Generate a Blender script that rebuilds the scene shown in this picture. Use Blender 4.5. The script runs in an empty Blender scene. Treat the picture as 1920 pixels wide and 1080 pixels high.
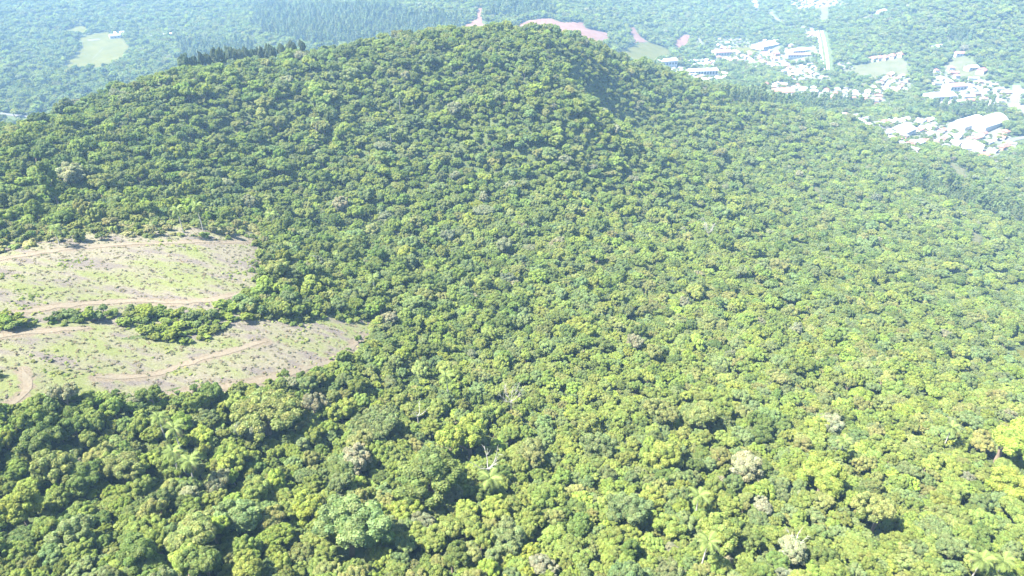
import bpy, math, random
import numpy as np
from mathutils import Vector

rng = np.random.default_rng(7)
random.seed(7)
scene = bpy.context.scene
col = scene.collection

# ------------------------------------------------------------------ camera
PITCH = math.radians(31.4)          # drone camera tilted below the horizon
FPX = 1297.0                        # focal length in photo pixels (1920 wide)
CAMZ = 350.0                        # drone height; valley floor lies near 40
cam_d = bpy.data.cameras.new("camera")
cam_d.sensor_width = 36.0
cam_d.lens = 36.0 * FPX / 1920.0
cam_d.clip_start = 1.0
cam_d.clip_end = 40000.0
cam = bpy.data.objects.new("camera", cam_d)
cam.location = (0, 0, CAMZ)
cam.rotation_euler = (math.pi / 2 - PITCH, 0, 0)
col.objects.link(cam)
scene.camera = cam

# ------------------------------------------------------------------ sky, sun, exposure
SUN_AZ = math.radians(-98)          # clockwise from +Y: from the left
SUN_EL = math.radians(57)
world = bpy.data.worlds.new("World")
scene.world = world
world.use_nodes = True
wn = world.node_tree
sky = wn.nodes.new("ShaderNodeTexSky")
sky.sky_type = 'NISHITA'
sky.sun_disc = False
sky.sun_elevation = SUN_EL
sky.sun_rotation = SUN_AZ
sky.altitude = 300
wn.links.new(sky.outputs[0], wn.nodes["Background"].inputs[0])
wn.nodes["Background"].inputs[1].default_value = 0.09
sun_d = bpy.data.lights.new("sun", 'SUN')
sun_d.energy = 5.0
sun_d.angle = math.radians(0.5)
sun_d.color = (1.0, 0.965, 0.90)
sun = bpy.data.objects.new("sun", sun_d)
to_sun = Vector((math.sin(SUN_AZ) * math.cos(SUN_EL), math.cos(SUN_AZ) * math.cos(SUN_EL), math.sin(SUN_EL)))
sun.rotation_euler = to_sun.to_track_quat('Z', 'Y').to_euler()
sun.location = (0, 0, 900)
col.objects.link(sun)
scene.view_settings.view_transform = 'Standard'
scene.view_settings.look = 'None'
scene.view_settings.gamma = 1.0
scene.view_settings.use_curve_mapping = False
scene.view_settings.exposure = 2.8
scene.cycles.use_denoising = True
scene.cycles.max_bounces = 6
scene.cycles.diffuse_bounces = 3
scene.cycles.transmission_bounces = 4
scene.cycles.volume_bounces = 1
HAZE_DENSITY = 0.00013

# ------------------------------------------------------------------ helpers: pixels, terrain
def ray(u, v):
    u = np.asarray(u, float); v = np.asarray(v, float)
    dx = (u - 960) / FPX; dy = (540 - v) / FPX
    d = np.stack([dx, math.cos(PITCH) + dy * math.sin(PITCH), -math.sin(PITCH) + dy * math.cos(PITCH)], -1)
    return d / np.linalg.norm(d, axis=-1, keepdims=True)

def project(P):
    """world points -> photo pixels and distance"""
    P = np.asarray(P, float)
    q = P - np.array([0, 0, CAMZ])
    f = np.array([0, math.cos(PITCH), -math.sin(PITCH)]); up = np.array([0, math.sin(PITCH), math.cos(PITCH)])
    w = q @ f
    w = np.where(w < 1, 1, w)
    return 960 + FPX * q[..., 0] / w, 540 - FPX * (q @ up) / w, np.linalg.norm(q, axis=-1)

CANOPY = [(0,1080,150),(480,1080,138),(960,1080,130),(1440,1080,145),(1920,1080,185),
 (0,900,185),(480,900,172),(960,900,168),(1440,900,187),(1920,900,240),
 (480,765,202),(960,750,210),(1440,750,243),(1920,750,325),
 (760,600,262),(960,600,272),(1440,600,330),(1920,600,470),
 (620,450,322),(960,450,345),(1200,450,380),(1440,450,470),(1920,450,690),
 (0,380,322),(480,370,372),(960,350,410),(1200,350,470),(1440,350,610),(1920,350,880),
 (0,290,370),(0,245,415),(300,260,405),(200,190,450),(480,250,428),(700,250,440),(960,250,455),(1200,250,555),(1440,250,780),
 (340,140,480),(480,115,500),(700,75,530),(960,55,560),(700,150,488),(960,150,500),(1048,128,525),(1060,165,500),(1120,172,575),(1175,205,610),
 (1230,180,690),(1090,78,600),(1150,93,690),(1200,110,760),(1250,125,820),(1400,170,930)]
GROUND = [(0,765,208),(0,480,285),(490,452,308),(250,610,240),(690,625,252),(420,720,212),
 (1800,270,1060),(1600,180,1250),(1480,100,1500),(1480,40,1750),(1450,0,1950),(1800,150,1330),(1850,50,1500),(1880,0,1560),
 (1700,40,1550),(1700,0,1700),(1600,0,1900),(1050,45,1350),(1050,0,1550),(885,40,1350),(195,90,1400),(130,130,1250),(50,200,1050),
 (300,60,1500),(100,0,1850),(500,20,1600),(500,80,1300),(1300,100,1480)]
XYZ = [(0,-20,-96),(-90,-20,-92),(90,-20,-104),(0,-300,-90),(-300,-300,-80),(300,-300,-170),(-260,120,-95),(-330,250,-120),(260,60,-175),(450,200,-265),
 (-420,420,-190),(-330,560,-205),(-180,640,-190),(-40,700,-185),(110,760,-190),(-250,800,-250),(0,900,-250),(220,1000,-275),(-500,650,-245),
 (700,500,-315),(900,800,-280),(1100,1000,-220),(1000,300,-320),(1300,1400,-120),(1500,600,-200),(-900,900,-225),(-1100,1200,-215),(-1300,600,-180),
 (-1000,2200,-215),(0,2200,-205),(900,2300,-255),(1500,2300,-140),(-2000,1500,-140),(-2200,3200,-60),(0,3400,-90),(2200,3200,-60),(2600,1500,-40),
 (-1500,-600,-200),(1500,-600,-250)]
P = []
for u, v, d in CANOPY: p = ray(u, v) * d; P.append((p[0], p[1], p[2] - 8.0))
for u, v, d in GROUND: P.append(tuple(ray(u, v) * d))
P += XYZ
P = np.array(P)
def tps_phi(r2):
    return 0.5 * r2 * np.log(r2 + 1e-9)
S = 1000.0
A2 = P[:, :2] / S
n = len(P)
K = tps_phi(((A2[:, None] - A2[None]) ** 2).sum(-1)) + np.eye(n) * 2e-4
Q = np.c_[np.ones(n), A2]
M = np.block([[K, Q], [Q.T, np.zeros((3, 3))]])
sol = np.linalg.solve(M, np.r_[P[:, 2], 0, 0, 0])
def vnoise(x, y, seed):
    """smooth value noise in -1..1"""
    xi = np.floor(x).astype(np.int64); yi = np.floor(y).astype(np.int64)
    fx = x - xi; fy = y - yi
    fx = fx * fx * (3 - 2 * fx); fy = fy * fy * (3 - 2 * fy)
    def h(a, b):
        k = (a * 374761393 + b * 668265263 + seed * 974634777) & 0xFFFFFFFF
        k = ((k ^ (k >> 13)) * 1274126177) & 0xFFFFFFFF
        return ((k ^ (k >> 16)) & 0xFFFF) / 32767.5 - 1
    return (h(xi, yi) * (1 - fx) + h(xi + 1, yi) * fx) * (1 - fy) + (h(xi, yi + 1) * (1 - fx) + h(xi + 1, yi + 1) * fx) * fy
def raw_height(x, y):
    out = np.empty(x.shape)
    xf = x.ravel() / S; yf = y.ravel() / S; o = np.empty(xf.shape)
    for i in range(0, len(xf), 40000):
        r2 = (xf[i:i+40000, None] - A2[None, :, 0]) ** 2 + (yf[i:i+40000, None] - A2[None, :, 1]) ** 2
        o[i:i+40000] = tps_phi(r2) @ sol[:n] + sol[n] + sol[n+1] * xf[i:i+40000] + sol[n+2] * yf[i:i+40000]
    out = o.reshape(x.shape)
    far = np.clip((np.hypot(x, y - 1000) - 2600) / 2500, 0, 1)
    out = out * (1 - far) + (-60 + 60 * vnoise(x / 1500, y / 1500, 5)) * far
    # wooded gully dropping off the summit towards the town
    ga, gb = ray(1082, 118)[:2] * 565, ray(1192, 210)[:2] * 615
    tt = np.clip(((x - ga[0]) * (gb[0] - ga[0]) + (y - ga[1]) * (gb[1] - ga[1])) / ((gb - ga) ** 2).sum(), 0, 1)
    gd = np.hypot(x - ga[0] - tt * (gb[0] - ga[0]), y - ga[1] - tt * (gb[1] - ga[1]))
    out = out - 22 * np.exp(-(gd / 17) ** 2) * np.clip(np.minimum(tt, 1 - tt) * 5 + 0.35, 0, 1)
    hilly = np.clip((out + 300) / 80, 0.12, 1)
    out = out + hilly * (4.6 * vnoise(x / 75, y / 75, 1) + 1.6 * vnoise(x / 31, y / 31, 2))
    return out + CAMZ
def axis(lo, hi, step, far_lo, far_hi):
    a = list(np.arange(lo, hi, step))
    s = step; b = a[-1]
    while b < far_hi: s *= 1.22; b += s; a.append(b)
    s = step; b = a[0]; pre = []
    while b > far_lo: s *= 1.22; b -= s; pre.append(b)
    return np.array(pre[::-1] + a)
GX = axis(-1500, 1500, 9, -14000, 14000)
GY = axis(-120, 2300, 9, -6000, 16000)
XX, YY = np.meshgrid(GX, GY, indexing='ij')
HH = raw_height(XX, YY)
def height(x, y):
    x = np.asarray(x, float); y = np.asarray(y, float)
    i = np.clip(np.searchsorted(GX, x) - 1, 0, len(GX) - 2); j = np.clip(np.searchsorted(GY, y) - 1, 0, len(GY) - 2)
    fx = (x - GX[i]) / (GX[i+1] - GX[i]); fy = (y - GY[j]) / (GY[j+1] - GY[j])
    return (HH[i, j] * (1 - fx) + HH[i+1, j] * fx) * (1 - fy) + (HH[i, j+1] * (1 - fx) + HH[i+1, j+1] * fx) * fy
def hit(u, v, lift=0.0, start=60.0):
    """photo pixel -> point on the terrain (lifted by `lift` metres)"""
    d = ray(u, v); d = np.atleast_2d(d)
    t = np.full(len(d), start); done = np.zeros(len(d), bool)
    for _ in range(900):
        p = d * t[:, None]
        gap = p[:, 2] + CAMZ - height(p[:, 0], p[:, 1]) - lift
        done |= gap < 0.02
        t = np.where(done, t, t + np.maximum(gap * 0.6, 0.05))
        if done.all(): break
    p = d * t[:, None]; p[:, 2] += CAMZ
    return p if np.ndim(u) else p[0]
def in_poly(x, y, poly):
    inside = np.zeros(np.shape(x), bool)
    k = len(poly)
    for i in range(k):
        x0, y0 = poly[i][:2]; x1, y1 = poly[(i + 1) % k][:2]
        c = ((y0 > y) != (y1 > y)) & (x < (x1 - x0) * (y - y0) / (y1 - y0 + 1e-12) + x0)
        inside ^= c
    return inside
def ground_poly(px):
    px = np.array(px, float)
    start = 780.0 if px[:, 1].max() < 215 and not (px[:, 0].max() < 210 and px[:, 1].min() > 180) else 60.0   # beyond the hill
    return hit(px[:, 0], px[:, 1], 0.0, start)[:, :2]

# ------------------------------------------------------------------ helpers: materials
def new_mat(name):
    m = bpy.data.materials.new(name); m.use_nodes = True
    nt = m.node_tree; nt.nodes.clear()
    return m, nt
def nd(nt, typ, **kw):
    x = nt.nodes.new(typ)
    for k, v in kw.items(): setattr(x, k, v)
    return x
def noise_node(nt, scale, detail=4, rough=0.55, vec=None):
    x = nd(nt, "ShaderNodeTexNoise"); x.inputs["Scale"].default_value = scale
    x.inputs["Detail"].default_value = detail; x.inputs["Roughness"].default_value = rough
    if vec is not None: nt.links.new(vec, x.inputs["Vector"])
    return x.outputs["Fac"]
def ramp(nt, fac, stops):
    r = nd(nt, "ShaderNodeValToRGB"); e = r.color_ramp.elements
    while len(e) > 1: e.remove(e[-1])
    e[0].position = stops[0][0]; e[0].color = (*stops[0][1], 1)
    for p, c in stops[1:]:
        k = e.new(p); k.color = (*c, 1)
    nt.links.new(fac, r.inputs[0]); return r.outputs[0]
def mixc(nt, fac, a, b, mode='MIX'):
    x = nd(nt, "ShaderNodeMix", data_type='RGBA', blend_type=mode)
    for s, v in ((0, fac), (6, a), (7, b)):
        if isinstance(v, (int, float)): x.inputs[s].default_value = v
        elif isinstance(v, tuple): x.inputs[s].default_value = (*v, 1)
        else: nt.links.new(v, x.inputs[s])
    return x.outputs[2]
def finish(nt, base, rough=0.8, spec=0.2, bump=None, bump_d=0.1):
    b = nd(nt, "ShaderNodeBsdfPrincipled"); b.inputs["Roughness"].default_value = rough
    b.inputs["Specular IOR Level"].default_value = spec
    if isinstance(base, tuple): b.inputs["Base Color"].default_value = (*base, 1)
    else: nt.links.new(base, b.inputs["Base Color"])
    if bump is not None:
        k = nd(nt, "ShaderNodeBump"); k.inputs["Distance"].default_value = bump_d
        nt.links.new(bump, k.inputs["Height"]); nt.links.new(k.outputs[0], b.inputs["Normal"])
    o = nd(nt, "ShaderNodeOutputMaterial"); nt.links.new(b.outputs[0], o.inputs[0]); return b
def foliage_mat(name, individual, trans=0.38):
    m, nt = new_mat(name)
    if individual:
        tint = nd(nt, "ShaderNodeObjectInfo").outputs["Color"]
    else:
        tint = nd(nt, "ShaderNodeAttribute", attribute_type='INSTANCER', attribute_name="tint").outputs["Color"]
    var = nd(nt, "ShaderNodeAttribute", attribute_type='GEOMETRY', attribute_name="var").outputs["Color"]
    base = mixc(nt, 1.0, tint, var, 'MULTIPLY')
    b = nd(nt, "ShaderNodeBsdfPrincipled"); nt.links.new(base, b.inputs["Base Color"])
    b.inputs["Roughness"].default_value = 0.6; b.inputs["Specular IOR Level"].default_value = 0.07
    t = nd(nt, "ShaderNodeBsdfTranslucent")
    nt.links.new(mixc(nt, 1.0, base, (1.12, 1.4, 0.55), 'MULTIPLY'), t.inputs[0])
    mx = nd(nt, "ShaderNodeMixShader"); mx.inputs[0].default_value = trans
    nt.links.new(b.outputs[0], mx.inputs[1]); nt.links.new(t.outputs[0], mx.inputs[2])
    o = nd(nt, "ShaderNodeOutputMaterial"); nt.links.new(mx.outputs[0], o.inputs[0])
    return m
def plain_mat(name, c, rough=0.8, var=0.25, scale=3.0, spec=0.2):
    m, nt = new_mat(name)
    tc = nd(nt, "ShaderNodeTexCoord").outputs["Object"]
    f = noise_node(nt, scale, 4, 0.6, tc)
    dark = tuple(x * (1 - var) for x in c); lite = tuple(min(1, x * (1 + var)) for x in c)
    finish(nt, ramp(nt, f, [(0.3, dark), (0.7, lite)]), rough, spec)
    return m
M_LEAF = foliage_mat("foliage", True)
M_LEAF_MASS = foliage_mat("forest_foliage", False)
M_BARK = plain_mat("bark", (0.16, 0.12, 0.085), 0.9, 0.4)
M_DEAD = plain_mat("dead_wood", (0.26, 0.245, 0.21), 0.85, 0.2)

# ------------------------------------------------------------------ helpers: meshes and objects
def mesh_from(name, verts, faces, mats=(), midx=None, var=None, smooth=False):
    me = bpy.data.meshes.new(name)
    verts = np.asarray(verts, np.float32)
    if isinstance(faces, np.ndarray):
        k = faces.shape[1]
        me.vertices.add(len(verts)); me.vertices.foreach_set("co", verts.ravel())
        me.loops.add(faces.size); me.loops.foreach_set("vertex_index", faces.astype(np.int32).ravel())
        me.polygons.add(len(faces)); me.polygons.foreach_set("loop_start", np.arange(0, faces.size, k, dtype=np.int32))
        me.update(calc_edges=True)
    else:
        me.from_pydata(verts.tolist(), [], faces)
    for m in mats: me.materials.append(m)
    if midx is not None: me.polygons.foreach_set("material_index", np.asarray(midx, np.int32))
    if var is not None:
        a = me.color_attributes.new("var", 'FLOAT_COLOR', 'POINT')
        a.data.foreach_set("color", np.asarray(var, np.float32).ravel())
    if smooth: me.polygons.foreach_set("use_smooth", np.ones(len(me.polygons), bool))
    me.update()
    return me
def link(name, data, parent=None, loc=(0, 0, 0)):
    o = bpy.data.objects.new(name, data); o.location = loc
    col.objects.link(o)
    if parent is not None: o.parent = parent
    return o
def tag(o, label=None, cat=None, group=None, kind=None):
    for k, v in (("label", label), ("category", cat), ("group", group), ("kind", kind)):
        if v: o[k] = v
    return o

# ------------------------------------------------------------------ terrain
def grid_faces(nx, ny):
    i, j = np.meshgrid(np.arange(nx - 1), np.arange(ny - 1), indexing='ij')
    a = (i * ny + j).ravel()
    return np.stack([a, a + ny, a + ny + 1, a + 1], 1)
m, nt = new_mat("forest_floor")
geo = nd(nt, "ShaderNodeTexCoord").outputs["Object"]
f1 = noise_node(nt, 0.05, 6, 0.6, geo); f2 = noise_node(nt, 0.9, 5, 0.65, geo)
c1 = ramp(nt, f1, [(0.35, (0.035, 0.055, 0.018)), (0.65, (0.065, 0.085, 0.028))])
c2 = ramp(nt, f2, [(0.35, (0.03, 0.045, 0.015)), (0.7, (0.085, 0.08, 0.04))])
finish(nt, mixc(nt, 0.5, c1, c2), 0.95, 0.05, f2, 0.5)
terrain = link("terrain", mesh_from("terrain", np.stack([XX, YY, HH], -1).reshape(-1, 3), grid_faces(len(GX), len(GY)), (m,), smooth=True))
tag(terrain, "wooded hill and valley ground under the forest", None, None, "structure")

# ------------------------------------------------------------------ ground sheets: clearing, fields, bare earth
CLEAR_PX = [(-60,452),(100,430),(250,416),(420,421),(494,432),(505,490),(490,540),(455,575),(470,598),(560,603),(640,592),(692,596),(712,632),(668,684),
            (565,716),(475,744),(300,758),(160,754),(60,770),(-60,798)]
CLEAR = ground_poly(CLEAR_PX)
TRACKS_PX = {
 "upper": ([(-60,500),(40,480),(120,468),(220,460),(320,456),(430,455),(488,456)], 2.3),
 "middle": ([(-60,597),(30,588),(100,576),(180,568),(250,564),(330,569),(400,563),(482,546)], 2.4),
 "bench": ([(-60,640),(20,628),(90,620),(168,616)], 2.2),
 "spur": ([(-60,790),(10,765),(48,742),(52,715),(42,690)], 1.9),
 "lower": ([(180,708),(280,706),(350,682),(430,660),(505,640)], 1.8),
 "edge": ([(250,752),(330,738),(430,726),(520,708),(590,690),(645,668),(684,628)], 2.2)}
def resample(p, step):
    p = np.asarray(p, float); s = np.r_[0, np.cumsum(np.hypot(*np.diff(p[:, :2], axis=0).T))]
    k = max(3, int(s[-1] / step)); t = np.linspace(0, s[-1], k)
    q = np.stack([np.interp(t, s, p[:, c]) for c in range(2)], 1)
    for _ in range(6):
        q[1:-1] = (q[:-2] + 2 * q[1:-1] + q[2:]) / 4
    return q
TRACKS = {k: (resample(ground_poly(px), 1.0), w) for k, (px, w) in TRACKS_PX.items()}
def poly_dist(x, y, line):
    best = np.full(np.shape(x), 1e9)
    for a in line: best = np.minimum(best, np.hypot(x - a[0], y - a[1]))
    return best
def ground_sheet(name, poly, step, lift, mat, wob=0.0, attrs=None, front=(0,)):
    """a sheet of ground inside a plan outline, draped on the terrain"""
    poly = np.asarray(poly)
    x = np.arange(poly[:, 0].min() - 2, poly[:, 0].max() + 2, step); y = np.arange(poly[:, 1].min() - 2 - max(front), poly[:, 1].max() + 2, step)
    X, Y = np.meshgrid(x, y, indexing='ij')
    wx = X + wob * vnoise(X / (wob * 2 + 1), Y / (wob * 2 + 1), 21); wy = Y + wob * vnoise(X / (wob * 2 + 1), Y / (wob * 2 + 1), 22)
    ins = np.any([in_poly(wx, wy + q, poly) for q in front], axis=0)
    Z = height(X, Y) + lift
    fc = grid_faces(len(x), len(y)); keep = ins.ravel()[fc].all(1); fc = fc[keep]
    used = np.unique(fc); re = np.full(X.size, -1); re[used] = np.arange(len(used))
    V = np.stack([X, Y, Z], -1).reshape(-1, 3)[used]
    me = mesh_from(name, V, re[fc], (mat,), smooth=True)
    if attrs:
        for an, fn in attrs.items():
            a = me.attributes.new(an, 'FLOAT', 'POINT'); a.data.foreach_set("value", fn(V[:, 0], V[:, 1]).astype(np.float32))
    return tag(link(name, me), None, None, None, "structure")

# clearing ground: straw, slash, weeds and red soil
m, nt = new_mat("cut_over_ground")
geo0 = nd(nt, "ShaderNodeTexCoord").outputs["Object"]
mpn = nd(nt, "ShaderNodeMapping"); mpn.inputs["Scale"].default_value = (0.55, 1.5, 1.0); mpn.inputs["Rotation"].default_value = (0, 0, 0.25); nt.links.new(geo0, mpn.inputs["Vector"]); geo = mpn.outputs[0]
big = noise_node(nt, 0.055, 3, 0.5, geo); mid = noise_node(nt, 0.15, 5, 0.6, geo); fin = noise_node(nt, 1.6, 5, 0.7, geo)
straw = ramp(nt, fin, [(0.25, (0.093, 0.084, 0.054)), (0.5, (0.128, 0.114, 0.076)), (0.75, (0.157, 0.146, 0.103))])
slash = ramp(nt, fin, [(0.3, (0.080, 0.067, 0.056)), (0.7, (0.118, 0.101, 0.084))])
weed = ramp(nt, fin, [(0.3, (0.088, 0.098, 0.034)), (0.7, (0.123, 0.132, 0.053))])
soil = ramp(nt, fin, [(0.3, (0.103, 0.080, 0.054)), (0.7, (0.141, 0.119, 0.081))])
s1 = ramp(nt, mid, [(0.50, (0, 0, 0)), (0.60, (0.9, 0.9, 0.9))])
c = mixc(nt, s1, straw, slash)
s2 = ramp(nt, mixc(nt, 0.5, big, mid), [(0.42, (1, 1, 1)), (0.52, (0, 0, 0))])
lush = nd(nt, "ShaderNodeAttribute", attribute_name="lush").outputs["Fac"]
lm = nd(nt, "ShaderNodeMath", operation='SUBTRACT'); nt.links.new(mixc(nt, 0.5, big, mid), lm.inputs[0]); nt.links.new(lush, lm.inputs[1])
s2 = ramp(nt, lm.outputs[0], [(0.39, (1, 1, 1)), (0.51, (0, 0, 0))])
c = mixc(nt, s2, c, weed)
at = nd(nt, "ShaderNodeAttribute", attribute_name="soil").outputs["Fac"]
add = nd(nt, "ShaderNodeMath", operation='MULTIPLY_ADD'); nt.links.new(mid, add.inputs[0]); add.inputs[1].default_value = 0.9; nt.links.new(at, add.inputs[2])
c = mixc(nt, ramp(nt, add.outputs[0], [(0.75, (0, 0, 0)), (1.05, (1, 1, 1))]), c, soil)
finish(nt, c, 0.95, 0.05, fin, 0.5)
def soil_attr(x, y):
    d = np.full(x.shape, 1e9)
    for line, w in TRACKS.values(): d = np.minimum(d, poly_dist(x, y, line[::3]) / w)
    return np.clip(1.1 - d * 0.7, 0, 1)
fringe_line = resample(ground_poly([(-60,452),(100,430),(250,416),(420,421),(494,432)]), 2.0)
def lush_attr(x, y):
    """where weeds have come back: the lower left part and the foot of the forest edge"""
    u_, v_, _ = project(np.c_[x, y, height(x, y)])
    return 0.085 * np.clip((v_ - 600) / 60, 0, 1) * np.clip((420 - u_) / 250, 0, 1) + 0.3 * np.clip(1 - poly_dist(x, y, fringe_line) / 13, 0, 1)
clearing = ground_sheet("clearing", CLEAR, 0.9, 0.12, m, 2.2, {"soil": soil_attr, "lush": lush_attr})
clearing["label"] = "pale felled clearing with dry grass, slash and red soil"

m_track, nt = new_mat("track_soil")
geo = nd(nt, "ShaderNodeTexCoord").outputs["Object"]
fin = noise_node(nt, 1.3, 6, 0.7, geo); mid = noise_node(nt, 0.15, 3, 0.5, geo)
c = ramp(nt, fin, [(0.3, (0.103, 0.080, 0.054)), (0.55, (0.128, 0.106, 0.073)), (0.75, (0.151, 0.133, 0.094))])
finish(nt, mixc(nt, ramp(nt, mid, [(0.45, (0, 0, 0)), (0.65, (1, 1, 1))]), c, (0.112, 0.096, 0.068)), 0.95, 0.05, fin, 0.2)
def strip(name, line, w, mat, lift, wob=0.35, cross=(-1, -0.45, 0, 0.45, 1), crown=0.0):
    line = np.asarray(line); t = np.gradient(line, axis=0); t /= np.linalg.norm(t, axis=1, keepdims=True) + 1e-9
    nrm = np.stack([-t[:, 1], t[:, 0]], 1); V = []
    k = len(line); taper = np.clip(np.minimum(np.arange(k), k - 1 - np.arange(k)) / 4.0, 0.12, 1) if wob > 0.5 else 1.0
    for c_ in cross:
        ww = w * 0.5 * c_ * taper * (1 + wob * vnoise(np.arange(k) * 0.35, np.full(k, c_ * 5.0), 31) * (abs(c_) > 0.7))
        q = line + nrm * np.asarray(ww)[:, None]
        V.append(np.c_[q, height(q[:, 0], q[:, 1]) + lift + crown * (1 - abs(c_))])
    V = np.stack(V, 0).reshape(-1, 3)
    f = grid_faces(len(cross), k)[:, ::-1]
    return link(name, mesh_from(name, V, f, (mat,), smooth=True))
for k, (line, w) in TRACKS.items():
    tag(strip("dirt_track", line, w * 0.8, m_track, 0.2, 0.75), None, None, None, "structure")

# fields, bare earth and yards of the valley
def two_tone(name, a, b, scale=0.06, fine=0.9, rough=0.95):
    m, nt = new_mat(name)
    geo = nd(nt, "ShaderNodeTexCoord").outputs["Object"]
    f = noise_node(nt, scale, 5, 0.6, geo); g = noise_node(nt, fine, 4, 0.6, geo)
    finish(nt, ramp(nt, mixc(nt, 0.35, f, g), [(0.36, a), (0.64, b)]), rough, 0.05, g, 0.15)
    return m
M_MEADOW = two_tone("meadow_grass", (0.045, 0.048, 0.009), (0.067, 0.064, 0.015), 0.05, 0.5)
M_DRYGRASS = two_tone("dry_grass", (0.050, 0.054, 0.023), (0.076, 0.072, 0.039))
M_BARE = two_tone("bare_pink_earth", (0.084, 0.047, 0.033), (0.125, 0.076, 0.058))
M_YARD = two_tone("yards_and_streets", (0.049, 0.061, 0.029), (0.141, 0.129, 0.111), 0.035, 0.25)
M_PAVE = two_tone("pale_paving", (0.073, 0.072, 0.068), (0.103, 0.100, 0.096), 0.03, 0.5)
M_ASPHALT = two_tone("sunlit_asphalt", (0.20, 0.20, 0.20), (0.30, 0.30, 0.29), 0.03, 0.5)  # plain pale grey asphalt with random tone
M_PAINT = plain_mat("road_paint", (0.8, 0.8, 0.78), 0.6, 0.08)
FIELDS = [
 ("grass_field", "pale green sports field among dark woods, far left", M_MEADOW, [(134,122),(170,80),(160,66),(200,60),(218,66),(234,74),(248,95),(234,108),(208,124),(160,130)]),
 ("grass_field", "small faded meadow above the far left sports field", M_MEADOW, [(128,56),(146,47),(163,50),(165,63),(150,62)]),
 ("grass_field", "bright green field just behind the right hill shoulder", M_MEADOW, [(1158,100),(1195,82),(1215,79),(1250,90),(1257,101),(1210,110),(1180,108)]),
 ("grass_field", "green playing field inside the main settlement", M_MEADOW, [(1365,85),(1395,79),(1417,90),(1411,98),(1385,96)]),
 ("grass_field", "long yellow green meadow below the red roofed cottages", M_DRYGRASS, [(1563,126),(1600,123),(1635,117),(1690,106),(1690,131),(1665,140),(1625,140),(1580,134)]),
 ("grass_field", "small bright lawn at the right edge of the picture", M_MEADOW, [(1893,656),(1935,648),(1950,670),(1900,675)]),
 ("bare_hillside", "straw coloured bare slope above the upper right houses", M_DRYGRASS, [(1762,128),(1785,108),(1800,98),(1818,112),(1836,128),(1850,136),(1800,136)]),
 ("bare_hillside", "large pink bare earth cutting behind the hilltop", M_BARE, [(968,48),(990,38),(1035,35),(1052,42),(1095,42),(1098,53),(1140,62),(1142,80),(1100,82),(1060,70),(1010,66),(972,64)]),
 ("bare_hillside", "small pink bare earth cutting behind the hilltop, left one", M_BARE, [(852,58),(880,42),(893,36),(893,16),(904,14),(906,40),(914,58)]),
 ("bare_hillside", "narrow pink earth scar above the bright green field", M_BARE, [(1178,50),(1190,50),(1202,70),(1217,80),(1188,82)]),
 ("bare_hillside", "brown burnt patch left of the main settlement", M_BARE, [(1268,74),(1282,64),(1296,66),(1290,84),(1276,94),(1262,92)]),
 ("bare_hillside", "small pale earth patch below the lower right houses", M_DRYGRASS, [(1774,304),(1786,300),(1788,322),(1776,322)]),
 ("bare_hillside", "bare pale path scar in the right hand forest", M_DRYGRASS, [(1814,458),(1820,436),(1828,434),(1824,462)]),
 ("bare_hillside", "small pale earth gap in the right hill forest", M_DRYGRASS, [(1518,352),(1532,349),(1540,357),(1524,361)]),
 ("bare_hillside", "small bare earth patch on the left skyline", M_BARE, [(184,190),(198,186),(202,194),(188,196)])]
YARDS = [
 [(1335,86),(1365,80),(1368,97),(1420,99),(1416,80),(1440,74),(1470,90),(1505,86),(1514,109),(1475,114),(1465,126),(1430,124),(1400,119),(1375,114),(1338,114)],
 [(1278,113),(1335,109),(1340,121),(1300,124)],
 [(1238,119),(1260,116),(1264,128),(1300,128),(1337,131),(1360,137),(1352,152),(1300,150),(1255,136)],
 [(1448,123),(1480,123),(1520,121),(1530,128),(1530,140),(1555,142),(1548,152),(1500,150),(1470,150),(1460,137)],
 [(1428,158),(1470,156),(1520,166),(1560,169),(1600,166),(1650,176),(1664,186),(1640,195),(1600,189),(1560,183),(1500,184),(1448,182)],
 [(1558,214),(1600,215),(1640,233),(1690,224),(1730,220),(1770,230),(1800,224),(1850,221),(1872,240),(1892,263),(1870,274),(1848,286),(1840,301),(1800,283),(1760,270),(1722,264),(1702,281),(1664,264),(1638,248)],
 [(1743,136),(1785,129),(1792,158),(1830,146),(1872,153),(1882,165),(1887,187),(1862,198),(1830,184),(1800,193),(1743,190),(1743,165)],
 [(1478,6),(1520,-2),(1560,-2),(1592,3),(1560,12),(1490,16)],
 [(1404,-4),(1422,-4),(1421,16),(1412,20)],
 [(1618,166),(1658,142),(1692,139),(1702,163),(1660,170)],
 [(1504,55),(1527,54),(1524,70),(1506,72)],
 [(1514,84),(1530,83),(1530,100),(1516,100)],
 [(1336,69),(1400,72),(1402,83),(1338,80)],
 [(1902,166),(1935,160),(1935,212),(1898,206)],
 [(1563,118),(1592,116),(1592,123),(1563,124)]]
FRONT = (0, 9, 18, 27)     # open ground also reaches this far in front, where trees would hide it
EXCL = [(CLEAR, (0,))]
for nm, lb, mt, px in FIELDS:
    g = ground_poly(px); far = np.hypot(*g.mean(0)) > 750 and mt is not M_BARE; EXCL.append((g, FRONT if far else (0, 4, 8, 12) if mt is not M_BARE else (0,)))
    o = ground_sheet(nm, g, 3.0, 0.35, mt, 2.0, None, FRONT if far else (0, 4, 8, 12) if mt is not M_BARE else (0,)); o["label"] = lb
YARD_W = [ground_poly(px) for px in YARDS]
for g in YARD_W:
    EXCL.append((g, FRONT)); ground_sheet("village_ground", g, 4.0, 0.35, M_YARD, 3.0, None, FRONT)
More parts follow.
